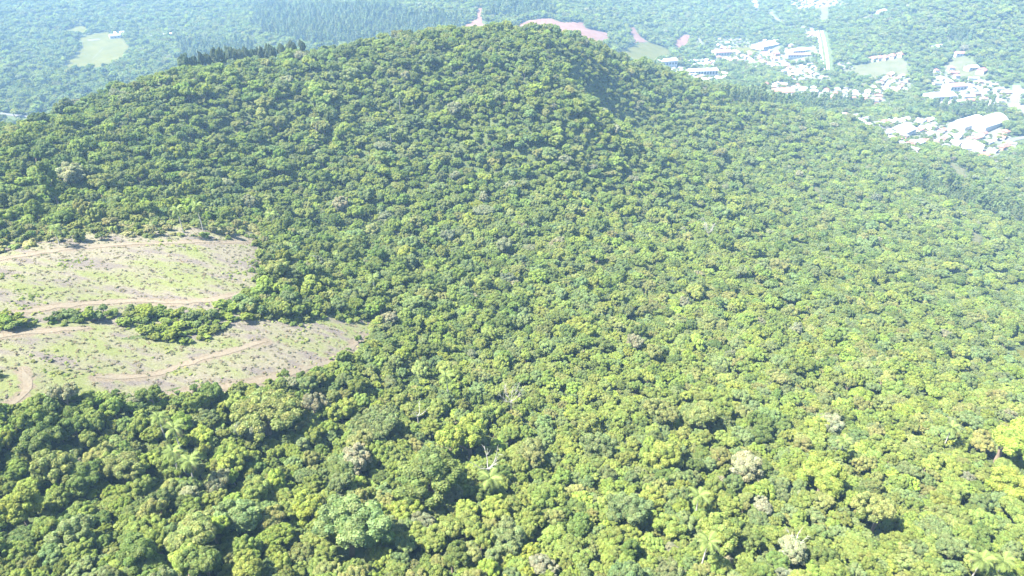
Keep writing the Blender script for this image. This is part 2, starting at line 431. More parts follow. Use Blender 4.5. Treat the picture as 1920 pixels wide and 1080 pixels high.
# roads
ROADS = [("avenue", [(1544,131),(1541,110),(1538,88),(1535,70),(1532,58)], 4.0, M_PAVE), ("avenue", [(1553,131),(1551,110),(1548,88),(1544,70),(1540,58)], 4.0, M_PAVE), ("road", [(1443,19),(1448,31),(1460,39)], 9, M_PAVE),
 ("road", [(1478,50),(1500,50),(1526,56)], 9, M_PAVE), ("road", [(70,134),(110,133),(150,130),(186,128)], 9, M_PAVE),
 ("road", [(1878,268),(1898,262),(1935,255)], 8, M_PAVE), ("road", [(1310,72),(1318,88),(1334,92),(1345,96)], 7, M_PAVE),
 ("road", [(1906,160),(1902,190),(1900,204),(1925,214)], 9, M_PAVE), ("road", [(0,213),(35,218),(70,221)], 6, M_PAVE),
 ("footpath", [(172,112),(182,102),(194,90)], 2.2, M_DRYGRASS), ("footpath", [(190,90),(200,88),(213,87)], 2.2, M_DRYGRASS), ("road", [(165,76),(176,75),(187,74)], 8, M_PAVE), ("power_line_cut", [(1543,14),(1545,26),(1544,42)], 16, M_DRYGRASS), ("power_line_cut", [(1590,44),(1640,28),(1672,20),(1704,10)], 14, M_DRYGRASS)]
ROAD_W = []
for nm, px, w, mt in ROADS:
    line = resample(ground_poly(px), 4.0); ROAD_W.append((line, w)); lift_ = 0.42 if nm == 'footpath' else 0.5
    tag(strip(nm, line, w, mt, lift_, 0.1), None, None, None, "structure")
    if nm == "avenue":
        for off in (-w * 0.5 + 0.4, w * 0.5 - 0.4):   # edge lines
            t = np.gradient(line, axis=0); t /= np.linalg.norm(t, axis=1, keepdims=True)
            q = line + np.c_[-t[:, 1], t[:, 0]] * off
            tag(strip("road_marking", q, 0.35, M_PAINT, 0.56, 0.0, (-1, 1)), None, None, None, "structure")


# ------------------------------------------------------------------ tree meshes (unit crown radius 1, base at z = 0)
ICO = None
def ico_unit():
    global ICO
    if ICO is None:
        t = (1 + 5 ** .5) / 2
        v = np.array([(-1,t,0),(1,t,0),(-1,-t,0),(1,-t,0),(0,-1,t),(0,1,t),(0,-1,-t),(0,1,-t),(t,0,-1),(t,0,1),(-t,0,-1),(-t,0,1)], float)
        v /= np.linalg.norm(v[0])
        f = [(0,11,5),(0,5,1),(0,1,7),(0,7,10),(0,10,11),(1,5,9),(5,11,4),(11,10,2),(10,7,6),(7,1,8),(3,9,4),(3,4,2),(3,2,6),(3,6,8),(3,8,9),(4,9,5),(2,4,11),(6,2,10),(8,6,7),(9,8,1)]
        v = list(map(tuple, v)); cache = {}; nf = []
        def mp(a, b):
            k = (min(a, b), max(a, b))
            if k not in cache:
                q = (np.array(v[a]) + np.array(v[b])); q /= np.linalg.norm(q); cache[k] = len(v); v.append(tuple(q))
            return cache[k]
        for a, b, c in f:
            x, y, z = mp(a, b), mp(b, c), mp(c, a); nf += [(a, x, z), (b, y, x), (c, z, y), (x, y, z)]
        ICO = (np.array(v), np.array(nf))
    return ICO
def tube(path, radii, sides=6):
    """tapered tube as verts, quad list"""
    path = np.asarray(path, float); V = []; k = len(path)
    t = np.gradient(path, axis=0); t /= np.linalg.norm(t, axis=1, keepdims=True) + 1e-9
    for i in range(k):
        a = np.cross(t[i], (0.31, 0.95, 0.05)); a /= np.linalg.norm(a) + 1e-9; b = np.cross(t[i], a)
        for s in range(sides):
            an = 2 * math.pi * s / sides
            V.append(path[i] + radii[i] * (math.cos(an) * a + math.sin(an) * b))
    Fq = []
    for i in range(k - 1):
        for s in range(sides):
            Fq.append((i*sides+s, i*sides+(s+1)%sides, (i+1)*sides+(s+1)%sides, (i+1)*sides+s))
    return np.array(V), np.array(Fq)
def leaves_on(centers, radii, count, size, r, lobe_var, up=-0.45, spread=0.5):
    """leaf cards over a set of lobes; returns verts, quads, var"""
    area = radii ** 2; pick = r.choice(len(centers), count * 2, p=area / area.sum())
    d = r.normal(size=(count * 2, 3)); d /= np.linalg.norm(d, axis=1, keepdims=True)
    d[:, 2] = np.where(d[:, 2] < up, -d[:, 2], d[:, 2])
    p = centers[pick] + d * (radii[pick] * r.uniform(0.86, 1.08, count * 2))[:, None]
    keep = np.ones(len(p), bool)
    for c_, rr in zip(centers, radii):
        keep &= ~(((p - c_) ** 2).sum(1) < (rr * 0.8) ** 2)
    idx = np.nonzero(keep)[0][:count]
    p = p[idx]; d = d[idx]; pick = pick[idx]; k = len(p)
    nrm = d + r.normal(size=(k, 3)) * spread; nrm[:, 2] += 0.25
    nrm /= np.linalg.norm(nrm, axis=1, keepdims=True)
    a = np.cross(nrm, r.normal(size=(k, 3))); a /= np.linalg.norm(a, axis=1, keepdims=True) + 1e-9
    b = np.cross(nrm, a)
    sz = size * r.uniform(0.6, 1.35, k)
    a *= sz[:, None]; b *= (sz * 0.72)[:, None]
    V = np.stack([p + a, p + b, p - a, p - b], 1).reshape(-1, 3)
    Fq = np.arange(4 * k).reshape(-1, 4)
    v = lobe_var[pick] * r.uniform(0.72, 1.28, (k, 1))
    v = v * np.c_[r.uniform(0.9, 1.12, k), np.ones(k), r.uniform(0.85, 1.1, k)]
    return V, Fq, np.repeat(np.c_[v, np.ones(k)], 4, 0)
def crown_mesh(name, seed, lobes, hc, ry, leaf_n, leaf, lr=(0.2, 0.34), shape='dome', spread=0.5):
    r = np.random.default_rng(seed)
    if shape == 'dome':
        d = r.normal(size=(lobes * 4, 3)); d /= np.linalg.norm(d, axis=1, keepdims=True); d = d[d[:, 2] > -0.35][:lobes]
        az_ = np.arctan2(d[:, 1], d[:, 0])
        rad = 0.8 * (1 + 0.2 * np.sin(2 * az_ + r.uniform(0, 6)) + 0.2 * np.sin(5 * az_ + r.uniform(0, 6))) * r.uniform(0.62, 1.1, len(d))
        c = d * rad[:, None]; c[:, 2] = c[:, 2] * ry + hc
    elif shape == 'multi':
        k = r.integers(3, 6); sub = np.c_[r.uniform(-0.55, 0.55, (k, 2)), r.uniform(-0.25, 0.3, k)]
        c = []
        for s in sub:
            d = r.normal(size=(lobes, 3)); d /= np.linalg.norm(d, axis=1, keepdims=True); d = d[d[:, 2] > -0.3][: lobes // k]
            c.append(s * (1, 1, 1) + d * (0.45, 0.45, 0.42 * ry))
        c = np.concatenate(c); c[:, 2] += hc
    elif shape == 'umbrella':
        an = r.uniform(0, 6.283, lobes); q = np.sqrt(r.uniform(0, 1, lobes)) * 0.9
        c = np.c_[q * np.cos(an), q * np.sin(an), hc + ry * (0.35 - 0.42 * q ** 2) + r.normal(0, 0.04, lobes)]
    elif shape == 'column':
        zz = r.uniform(0, 1, lobes); an = r.uniform(0, 6.283, lobes)
        q = (0.25 + 0.55 * np.sin(np.clip(zz * 1.05, 0, 1) * math.pi) ** 0.6) * r.uniform(0.5, 1, lobes)
        c = np.c_[q * np.cos(an), q * np.sin(an), hc + (zz - 0.5) * 2 * ry]
    elif shape == 'conifer':
        zz = r.uniform(0, 1, lobes); an = r.uniform(0, 6.283, lobes); q = (1 - zz) ** 0.8 * 0.85 * r.uniform(0.55, 1, lobes)
        c = np.c_[q * np.cos(an), q * np.sin(an), hc + (zz - 0.5) * 2 * ry]
    elif shape == 'tuft':
        an = r.uniform(0, 6.283, lobes); q = np.sqrt(r.uniform(0, 1, lobes)) * 0.8
        c = np.c_[q * np.cos(an), q * np.sin(an), hc * (1 - 0.6 * q ** 2)]
    k = len(c)
    rr = r.uniform(*lr, k); lv = r.uniform(0.82, 1.2, (k, 1)) * np.c_[r.uniform(0.92, 1.1, k), np.ones(k), r.uniform(0.9, 1.05, k)]
    Vl, Fl, vl = leaves_on(c, rr, leaf_n, leaf, r, lv, spread=spread)
    iv, jf = ico_unit()
    Vb = []; Fb = []; vb = []
    for i in range(k):
        j = iv * (rr[i] * 0.9 * r.uniform(0.85, 1.1, (len(iv), 1))) + c[i]
        Fb.append(jf + i * len(iv)); Vb.append(j); vb.append(np.repeat(np.r_[lv[i] * 0.9, 1][None], len(iv), 0))
    Vb = np.concatenate(Vb); Fb = np.concatenate(Fb)
    # leaf cards as two triangles each, so that every face has three corners
    Ft = np.concatenate([Fl[:, [0, 1, 2]], Fl[:, [0, 2, 3]]]) + len(Vb)
    return np.concatenate([Vb, Vl]), np.concatenate([Fb, Ft]), np.concatenate(vb + [vl]), c
def trunk_mesh(seed, c, top, r0=0.085, limbs=6, fork=0.45):
    r = np.random.default_rng(seed + 500)
    z = np.linspace(-0.35, top, 6); path = np.c_[np.cumsum(r.normal(0, 0.02, 6)), np.cumsum(r.normal(0, 0.02, 6)), z]
    V, Fq = tube(path, r0 * np.linspace(1.25, 0.5, 6)); V = [V]; Fq = [Fq]; off = len(V[0])
    for i in r.choice(len(c), min(limbs, len(c)), replace=False):
        s = path[2 + int(r.integers(0, 3))]; e = c[i]; m_ = (s + e) / 2 + (0, 0, 0.12)
        v, f = tube([s, m_, e], [r0 * 0.5, r0 * 0.35, r0 * 0.12], 5); V.append(v); Fq.append(f + off); off += len(v)
    V = np.concatenate(V); Fq = np.concatenate(Fq)
    return V, np.concatenate([Fq[:, [0, 1, 2]], Fq[:, [0, 2, 3]]])
PROTO = {}   # kind -> list of (crown mesh, trunk mesh)
LIB = bpy.data.collections.new("tree_shapes")
LIB_ORDER = []
def add_proto(kind, seed, mass_leaf=None, limbs=6, r0=0.085, **kw):
    V, Fc, var, c = crown_mesh(kind, seed, **kw)
    top = kw['hc']
    tv, tf = trunk_mesh(seed, c, top, r0, limbs)
    cm = mesh_from("crown", V, Fc, (M_LEAF,), None, var)
    tm = mesh_from("trunk", tv, tf, (M_BARK,), smooth=True)
    PROTO.setdefault(kind, []).append((cm, tm))
    # the same tree in one mesh, for the uncountable forest
    al = np.concatenate([V, tv]); fl = np.concatenate([Fc, tf + len(V)])
    one = mesh_from("forest_tree", al, fl, (M_LEAF_MASS, M_BARK), np.r_[np.zeros(len(Fc)), np.ones(len(tf))], np.concatenate([var, np.ones((len(tv), 4))]))
    o = bpy.data.objects.new("forest_tree", one); LIB.objects.link(o); LIB_ORDER.append((o.name, kind))
for s in range(6): add_proto('round', 10 + s, lobes=120, hc=1.25, ry=0.66, leaf_n=9500, leaf=0.042, lr=(0.10, 0.23))
for s in range(4): add_proto('multi', 30 + s, shape="multi", lobes=130, hc=1.35, ry=0.95, leaf_n=9500, leaf=0.04, lr=(0.09, 0.2))
for s in range(2): add_proto('umbrella', 50 + s, shape="umbrella", lobes=140, hc=0.95, ry=0.5, leaf_n=8000, leaf=0.036, lr=(0.08, 0.15), spread=0.7)
for s in range(2): add_proto('column', 60 + s, shape="column", lobes=60, hc=3.6, ry=1.7, leaf_n=6000, leaf=0.06, lr=(0.2, 0.34), r0=0.1)
for s in range(1): add_proto('conifer', 70 + s, shape="conifer", lobes=70, hc=2.3, ry=1.6, leaf_n=8000, leaf=0.05, lr=(0.14, 0.24))
for s in range(3): add_proto('shrub', 80 + s, lobes=22, hc=0.35, ry=0.6, leaf_n=1500, leaf=0.10, lr=(0.22, 0.36), limbs=3, r0=0.05)
for s in range(2): add_proto('tuft', 90 + s, lobes=9, hc=0.16, ry=0.2, leaf_n=420, leaf=0.16, lr=(0.14, 0.26), shape='tuft', limbs=2, r0=0.02, spread=1.2)

KIND_IDX = {}
for i, (nm, kind) in enumerate(sorted(LIB_ORDER)): KIND_IDX.setdefault(kind, []).append(i)

def forest_object(name, pts, scl, rotz, idx, tint, label):
    """one mass of trees: points carrying size, turn, shape and tint, grown by geometry nodes"""
    me = bpy.data.meshes.new(name); k = len(pts)
    me.vertices.add(k); me.vertices.foreach_set("co", np.asarray(pts, np.float32).ravel())
    for an, ty, data, fld in (("scl", 'FLOAT_VECTOR', scl, "vector"), ("rot", 'FLOAT_VECTOR', rotz, "vector"), ("shape", 'INT', idx, "value"), ("tint", 'FLOAT_COLOR', tint, "color")):
        a = me.attributes.new(an, ty, 'POINT'); a.data.foreach_set(fld, np.asarray(data).astype(np.int32 if ty == 'INT' else np.float32).ravel())
    o = link(name, me)
    ng = bpy.data.node_groups.get("grow_forest")
    if ng is None:
        ng = bpy.data.node_groups.new("grow_forest", 'GeometryNodeTree')
        ng.interface.new_socket("Geometry", in_out='INPUT', socket_type='NodeSocketGeometry')
        ng.interface.new_socket("Geometry", in_out='OUTPUT', socket_type='NodeSocketGeometry')
        gi = ng.nodes.new("NodeGroupInput"); go = ng.nodes.new("NodeGroupOutput")
        ip = ng.nodes.new("GeometryNodeInstanceOnPoints"); ci = ng.nodes.new("GeometryNodeCollectionInfo")
        ci.inputs["Collection"].default_value = LIB; ci.inputs["Separate Children"].default_value = True; ci.inputs["Reset Children"].default_value = True
        mp = ng.nodes.new("GeometryNodeMeshToPoints")
        ng.links.new(gi.outputs[0], mp.inputs[0]); ng.links.new(mp.outputs[0], ip.inputs["Points"]); ng.links.new(ci.outputs[0], ip.inputs["Instance"])
        ip.inputs["Pick Instance"].default_value = True
        for an, ty, so in (("scl", 'FLOAT_VECTOR', "Scale"), ("rot", 'FLOAT_VECTOR', "Rotation"), ("shape", 'INT', "Instance Index")):
            na = ng.nodes.new("GeometryNodeInputNamedAttribute"); na.data_type = ty; na.inputs[0].default_value = an
            ng.links.new(na.outputs[0], ip.inputs[so])
        ng.links.new(ip.outputs[0], go.inputs[0])
    o.modifiers.new("grow", 'NODES').node_group = ng
    return tag(o, label, None, None, "stuff")

# ------------------------------------------------------------------ tree tints (leaf colour of each kind of tree)
TINT = {
 'mid green': (0.134, 0.166, 0.042), 'dark green': (0.092, 0.124, 0.034), 'blue green': (0.116, 0.149, 0.056), 'yellow green': (0.165, 0.198, 0.038),
 'lime green': (0.150, 0.185, 0.040), 'olive': (0.148, 0.163, 0.054), 'pale tan': (0.172, 0.176, 0.102), 'grey brown': (0.138, 0.147, 0.084)}
NAMES = list(TINT); TARR = np.array([TINT[k] for k in NAMES])
# ------------------------------------------------------------------ where the trees stand
def road_block(x, y, extra=2.5):
    bad = np.zeros(np.shape(x), bool)
    for line, w in ROAD_W:
        for q in ((0, 9, 18) if line[:, 1].mean() > 750 and extra < 3 and w < 12 else (0,)): bad |= poly_dist(x, y + q, line[::2]) < w * 0.5 + extra
    return bad
def excluded(x, y, wob=0.0):
    bad = road_block(x, y)
    for g, fr in EXCL:
        for q in fr: bad |= in_poly(x, y + q, g)
    return bad
SCRUB = [ground_poly(p) for p in ([(205,594),(240,582),(330,586),(395,582),(422,594),(426,614),(400,634),(340,648),(290,642),(235,618)],
                                  [(-60,604),(60,592),(158,586),(212,588),(212,606),(160,608),(60,615),(-60,628)], [(395,578),(500,542),(545,594),(470,604),(425,604)])]
# hand-placed trees: pixel of the crown, width in pixels, leaf colour, shape
KEY = [(490,757,108,'olive','umbrella'),(580,945,66,'yellow green','round'),(505,905,50,'yellow green','multi'),(437,862,52,'lime green','round'),
 (415,902,50,'grey brown','round'),(447,962,76,'blue green','round'),(30,945,76,'yellow green','multi'),(352,1000,80,'olive','multi'),(72,822,58,'dark green','round'),
 (98,872,76,'olive','multi'),(155,888,58,'dark green','round'),(222,872,66,'olive','multi'),(465,803,50,'grey brown','multi'),(585,750,46,'grey brown','round'),
 (118,744,44,'pale tan','multi'),(548,716,26,'pale tan','multi'),(670,862,60,'pale tan','round'),(860,930,44,'pale tan','multi'),(755,962,52,'yellow green','round'),(800,978,48,'grey brown','round'),
 (880,826,82,'yellow green','multi'),(705,778,90,'blue green','umbrella'),(985,848,66,'olive','multi'),(1020,1062,48,'pale tan','round'),(800,892,110,'dark green','round'),
 (650,990,112,'blue green','round'),(1250,848,64,'lime green','round'),(1400,872,74,'pale tan','multi'),(1560,792,38,'pale tan','round'),(1650,962,76,'olive','multi'),
 (1888,822,76,'yellow green','multi'),(1896,905,66,'yellow green','round'),(1758,982,58,'blue green','umbrella'),(1322,778,66,'olive','multi'),(1236,772,64,'olive','multi'),
 (1545,890,76,'lime green','multi'),(1180,960,80,'blue green','round'),(260,1030,70,'dark green','round'),(130,1000,64,'blue green','round'),(640,770,50,'lime green','round'),
 (1120,830,64,'blue green','round'),(1480,1030,60,'pale tan','multi'),(960,1010,70,'blue green','round'),(1350,1000,80,'mid green','round'),(340,860,60,'mid green','round')]
TALL = [(130,322,52,'pale tan','round'),(850,202,40,'pale tan','round'),(715,266,46,'pale tan','umbrella'),(640,380,42,'pale tan','round'),(905,386,52,'pale tan','umbrella'),
 (470,378,46,'grey brown','round'),(1155,240,28,'pale tan','round'),(182,342,50,'olive','round'),(108,376,40,'dark green','column'),(45,372,46,'olive','round'),(310,150,30,'pale tan','round'),
 (540,150,30,'pale tan','round'),(760,140,30,'pale tan','round'),(1060,300,34,'pale tan','round'),(945,460,46,'grey brown','round'),(1190,640,44,'grey brown','round'),(1330,600,40,'olive','round'),
 (330,280,36,'yellow green','round'),(600,330,46,'dark green','round'),(520,310,50,'mid green','multi'),(1120,420,40,'dark green','round'),(1040,320,36,'dark green','round'),(1400,510,36,'lime green','round')]
def key_place(u, v, w):
    R = w * 0.5 * hit(u, v)[1] / FPX; p = None
    for _ in range(4):
        p = hit(u, v, 1.3 * R); d = np.linalg.norm(p - np.array([0, 0, CAMZ])); R = w * 0.5 * d / FPX
    return p[0], p[1], R
trees = []   # x, y, R, tint index, kind, zscale, key flag
for u, v, w, tn, kd in KEY + [(a, b, c * 0.78, e, f) for a, b, c, e, f in TALL]:
    x, y, R = key_place(u, v, w); trees.append((x, y, R, NAMES.index(tn), kd, 1.0, 1))
# candidates on a jittered grid, near hill and far country
def jitter_grid(x0, x1, y0, y1, s):
    X, Y = np.meshgrid(np.arange(x0, x1, s), np.arange(y0, y1, s), indexing='ij')
    return X.ravel() + rng.uniform(-0.5, 0.5, X.size) * s, Y.ravel() + rng.uniform(-0.5, 0.5, X.size) * s
def in_view(x, y, lift=6.0, mx=230, mt=60, mb=230):
    u, v, d = project(np.stack([x, y, height(x, y) + lift], -1))
    return (u > -mx) & (u < 1920 + mx) & (v > -mt) & (v < 1080 + mb), d, u, v
x, y = jitter_grid(-420, 480, 30, 700, 1.5)
ok, d, u, v = in_view(x, y); keep = ok & (d < 420) & ~excluded(x, y)
x, y, d, u, v = x[keep], y[keep], d[keep], u[keep], v[keep]
R = np.exp(rng.normal(math.log(1.45), 0.4, len(x))); R = np.clip(R, 0.8, 3.6) * np.where(rng.random(len(x)) < 0.035, 1.65, 1)
R = np.clip(R, 0.8, 4.2) * np.where(d < 260, 0.84, 1.0)
edge = np.zeros(len(x), bool)
order = np.argsort(-R)
cell = {}
def try_put(px, py, pr, f=0.56):
    ci, cj = int(px // 7), int(py // 7)
    for a in range(ci - 2, ci + 3):
        for b in range(cj - 2, cj + 3):
            for qx, qy, qr in cell.get((a, b), ()):
                if (qx - px) ** 2 + (qy - py) ** 2 < (f * (qr + pr)) ** 2: return False
    cell.setdefault((ci, cj), []).append((px, py, pr)); return True
for t in trees: cell.setdefault((int(t[0] // 7), int(t[1] // 7)), []).append((t[0], t[1], t[2]))
zone = vnoise(x / 52, y / 52, 40); zone2 = vnoise(x / 14, y / 14, 41)
dark_hill = np.clip((1050 - u) / 300, 0, 1) * np.clip((520 - v) / 120, 0, 1) + 2.5 * ((u > 1065) & (u < 1215) & (v > 105) & (v < 215))  # shady parts of the hill; gully box paints its shade into leaf tints
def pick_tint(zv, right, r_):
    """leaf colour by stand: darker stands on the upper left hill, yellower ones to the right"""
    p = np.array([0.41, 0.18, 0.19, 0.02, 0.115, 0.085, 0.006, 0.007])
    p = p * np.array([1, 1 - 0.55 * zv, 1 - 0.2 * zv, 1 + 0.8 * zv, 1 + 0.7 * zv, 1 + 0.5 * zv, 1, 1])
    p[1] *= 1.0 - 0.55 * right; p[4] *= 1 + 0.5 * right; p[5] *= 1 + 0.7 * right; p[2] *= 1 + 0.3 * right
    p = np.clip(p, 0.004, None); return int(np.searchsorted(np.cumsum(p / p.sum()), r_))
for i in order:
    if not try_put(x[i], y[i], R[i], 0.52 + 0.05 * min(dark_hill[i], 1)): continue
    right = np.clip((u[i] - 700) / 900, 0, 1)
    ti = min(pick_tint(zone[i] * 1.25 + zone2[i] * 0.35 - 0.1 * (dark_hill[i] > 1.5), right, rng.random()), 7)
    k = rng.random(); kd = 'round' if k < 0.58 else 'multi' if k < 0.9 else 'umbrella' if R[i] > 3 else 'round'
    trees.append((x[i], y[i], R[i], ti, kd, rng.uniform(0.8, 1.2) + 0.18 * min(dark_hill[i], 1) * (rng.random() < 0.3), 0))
near_n = len(trees)
# scrub clumps inside the clearing
for g in SCRUB:
    a, b = jitter_grid(g[:, 0].min(), g[:, 0].max(), g[:, 1].min(), g[:, 1].max(), 1.75)
    k = in_poly(a, b, g) & (rng.random(len(a)) < 0.92)
    for px, py in zip(a[k], b[k]):
        trees.append((px, py, float(np.exp(rng.normal(0.12, 0.36))), int(rng.choice([0, 0, 1, 4, 4, 3, 2])), 'round' if rng.random() < 0.6 else 'multi', rng.uniform(0.45, 0.95), 0))
T = np.array([(t[0], t[1], t[2], t[3], t[5], t[6]) for t in trees]); TK = [t[4] for t in trees]
TZ = height(T[:, 0], T[:, 1]) - 0.3
tu, tv, td = project(np.c_[T[:, :2], TZ + 1.35 * T[:, 2]])
# the 300 that show largest stand as trees of their own
inside = (tu > 8) & (tu < 1912) & (tv > 0) & (tv < 1075)
show = np.where(inside, T[:, 2] / td * np.where(T[:, 5] > 0, 1.6, 1.0), 0)
single = set(np.argsort(-show)[:286].tolist())
ORD = ["first", "second", "third", "fourth", "fifth", "sixth", "seventh", "eighth", "ninth", "tenth", "eleventh", "twelfth", "thirteenth", "fourteenth", "fifteenth",
       "sixteenth", "seventeenth", "eighteenth", "nineteenth", "twentieth"]
LANDMARK = [("big flat olive tree", 490, 757), ("bare white tree", 915, 880), ("grey bare tree", 955, 748), ("creamy tan tree", 670, 862), ("round yellow tree", 580, 945),
 ("tall lumpy olive tree", 352, 1005), ("cluster of palms", 330, 850), ("silvery tree", 118, 744), ("solitary palm", 1312, 928), ("pair of palms", 1860, 1046),
 ("two yellow trees", 1890, 865), ("pale broad tree", 1400, 872), ("small pale tree", 1560, 792), ("pale lowest tree", 1020, 1062), ("yellow lumpy tree", 30, 945), ("scrub clump", 320, 620), ("clearing's end", 690, 620)]
SHAPE_WORD = {'round': 'domed', 'multi': 'lumpy', 'umbrella': 'flat topped', 'conifer': 'spired', 'column': 'columnar', 'shrub': 'low'}
KEY_LABEL = {0: "big flat topped olive tree at the edge of the lower clearing", 1: "round yellow green tree with a full domed crown, brightest yellow in the lower forest",
 7: "tall lumpy olive tree low in the forest below the palms", 14: "silvery white lumpy tree at the lower edge of the clearing", 16: "creamy tan domed tree standing alone in dark green canopy",
 6: "yellow green lumpy tree at the picture's lower corner below the clearing", 23: "pale tan domed tree on the bottom border of the picture", 27: "broad pale tan lumpy tree on the sunny town side slope",
 28: "small pale tan domed tree high on the sunny town side slope", 30: "upper of two yellow green trees at the picture's town side border", 31: "lower of two yellow green trees at the picture's town side border"}
spots = {}
names_of = {}
for i in sorted(single):
    if i in KEY_LABEL and i < len(KEY): names_of[i] = KEY_LABEL[i]; continue
    best = min(range(len(LANDMARK)), key=lambda q: math.hypot(tu[i] - LANDMARK[q][1], tv[i] - LANDMARK[q][2]))
    dx, dy = tu[i] - LANDMARK[best][1], tv[i] - LANDMARK[best][2]
    side = ('town' if dx > 0 else 'clearing') if abs(dx) > abs(dy) else ('near' if dy > 0 else 'hilltop')
    spots.setdefault((best, side, int(T[i, 3]), TK[i]), []).append((math.hypot(dx, dy), i))
for (b, side, ti_, kd), lst in spots.items():
    lst.sort()
    for k, (_, i) in enumerate(lst):
        body = f"{NAMES[ti_]} {SHAPE_WORD[kd]} tree"
        names_of[i] = (f"{ORD[k]} {body} out from the {LANDMARK[b][0]} on its {side} side" if len(lst) > 1 else f"{body} on the {side} side of the {LANDMARK[b][0]}")
def plant_tree(name, kind, x, y, z, R, zs, tint, label, cat, group, pick=None):
    cm, tm = PROTO[kind][int(rng.integers(0, len(PROTO[kind]))) if pick is None else pick]
    root = link(name, None, None, (x, y, z)); root.empty_display_size = 0.5
    root.rotation_euler = (rng.normal(0, 0.1), rng.normal(0, 0.1), rng.uniform(0, 6.283)); root.scale = (R * rng.uniform(0.86, 1.18), R * rng.uniform(0.86, 1.18), R * zs)
    tr = link("trunk", tm, root); cr = link("crown", cm, root)
    c = np.array(tint) * rng.uniform(0.88, 1.12) * rng.uniform(0.95, 1.05, 3); cr.color = (*c, 1)
    tag(root, label, cat, group); return root
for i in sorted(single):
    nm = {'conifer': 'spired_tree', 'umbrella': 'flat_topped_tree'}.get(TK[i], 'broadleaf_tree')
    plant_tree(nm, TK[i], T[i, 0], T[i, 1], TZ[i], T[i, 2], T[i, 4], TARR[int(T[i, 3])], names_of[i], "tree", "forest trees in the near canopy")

rest = np.array([i for i in range(len(T)) if i not in single])
def mass(name, label, xs, ys, zs, Rs, zsc, tints, kinds, lean=0.12):
    k = len(xs)
    idx = np.array([rng.choice(KIND_IDX[q]) for q in kinds])
    col4 = np.c_[tints * rng.uniform(0.82, 1.18, (k, 1)) * rng.uniform(0.93, 1.07, (k, 3)), np.ones(k)]
    rot = np.c_[rng.normal(0, lean, (k, 2)), rng.uniform(0, 6.283, k)]
    return forest_object(name, np.c_[xs, ys, zs], np.c_[Rs * rng.uniform(0.82, 1.22, k), Rs * rng.uniform(0.82, 1.22, k), Rs * zsc], rot, idx, col4, label)
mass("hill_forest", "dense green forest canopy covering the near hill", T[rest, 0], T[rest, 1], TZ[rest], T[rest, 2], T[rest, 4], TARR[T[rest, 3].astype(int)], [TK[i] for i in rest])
# far slopes of the hill and the valley woods
fx, fy, fd, fu, fR = [], [], [], [], []
for sp, d0, d1, mr in ((3.7, 420, 930, 2.05), (4.9, 930, 9e9, 2.9)):
    x, y = jitter_grid(-1500, 1500, 200, 2250, sp)
    ok, d, u, v = in_view(x, y, mx=150, mt=45, mb=60); keep = ok & (d >= d0) & (d < d1) & ~excluded(x, y)
    x, y, d, u = x[keep], y[keep], d[keep], u[keep]
    fx.append(x); fy.append(y); fd.append(d); fu.append(u)
    fR.append(np.clip(np.exp(rng.normal(math.log(mr), 0.36, len(x))), 1.1, 6))
x, y, d, u, R = (np.concatenate(q) for q in (fx, fy, fd, fu, fR)); k = len(x)
print("near trees", len(T), "far trees", k)
z1 = vnoise(x / 95, y / 95, 50) * 1.0 + vnoise(x / 30, y / 30, 51) * 0.5
PLANT = [ground_poly(p) for p in ([(480,12),(700,14),(860,35),(870,75),(600,90),(470,60)],[(1320,182),(1500,186),(1600,190),(1655,198),(1600,206),(1400,196)],
    [(1745,196),(1860,196),(1870,214),(1800,222),(1748,214)],[(915,8),(1040,12),(1040,30),(975,34),(915,34)],[(1700,330),(1850,370),(1930,400),(1930,425),(1800,385),(1690,350)],[(1780,62),(1825,60),(1820,84),(1770,82)],[(330,80),(480,90),(470,120),(350,118)])]
plant = np.zeros(k, bool)
for g in PLANT: plant |= in_poly(x, y, g)
ti = np.array([min(pick_tint(a, 0.35, b), 7) for a, b in zip(z1, rng.random(k))])
ti = np.where(plant, rng.choice([1, 2, 2], k), ti)
kd = np.where(plant, 'column', rng.choice(['round', 'multi'], k, p=[0.6, 0.4]))
Rf = np.where(plant, R * 0.62, R)
sel = d < 930
for nm, lb, q in (("slope_forest", "green forest on the far slopes of the hill", sel & ~plant), ("valley_forest", "hazy blue green forest filling the distant valley", ~sel & ~plant), ("tree_plantation", "dark straight stands of plantation trees in the valley", plant)):
    mass(nm, lb, x[q], y[q], height(x[q], y[q]) - 0.3, Rf[q], rng.uniform(0.8, 1.12, q.sum()), TARR[ti[q]], kd[q], 0.05)
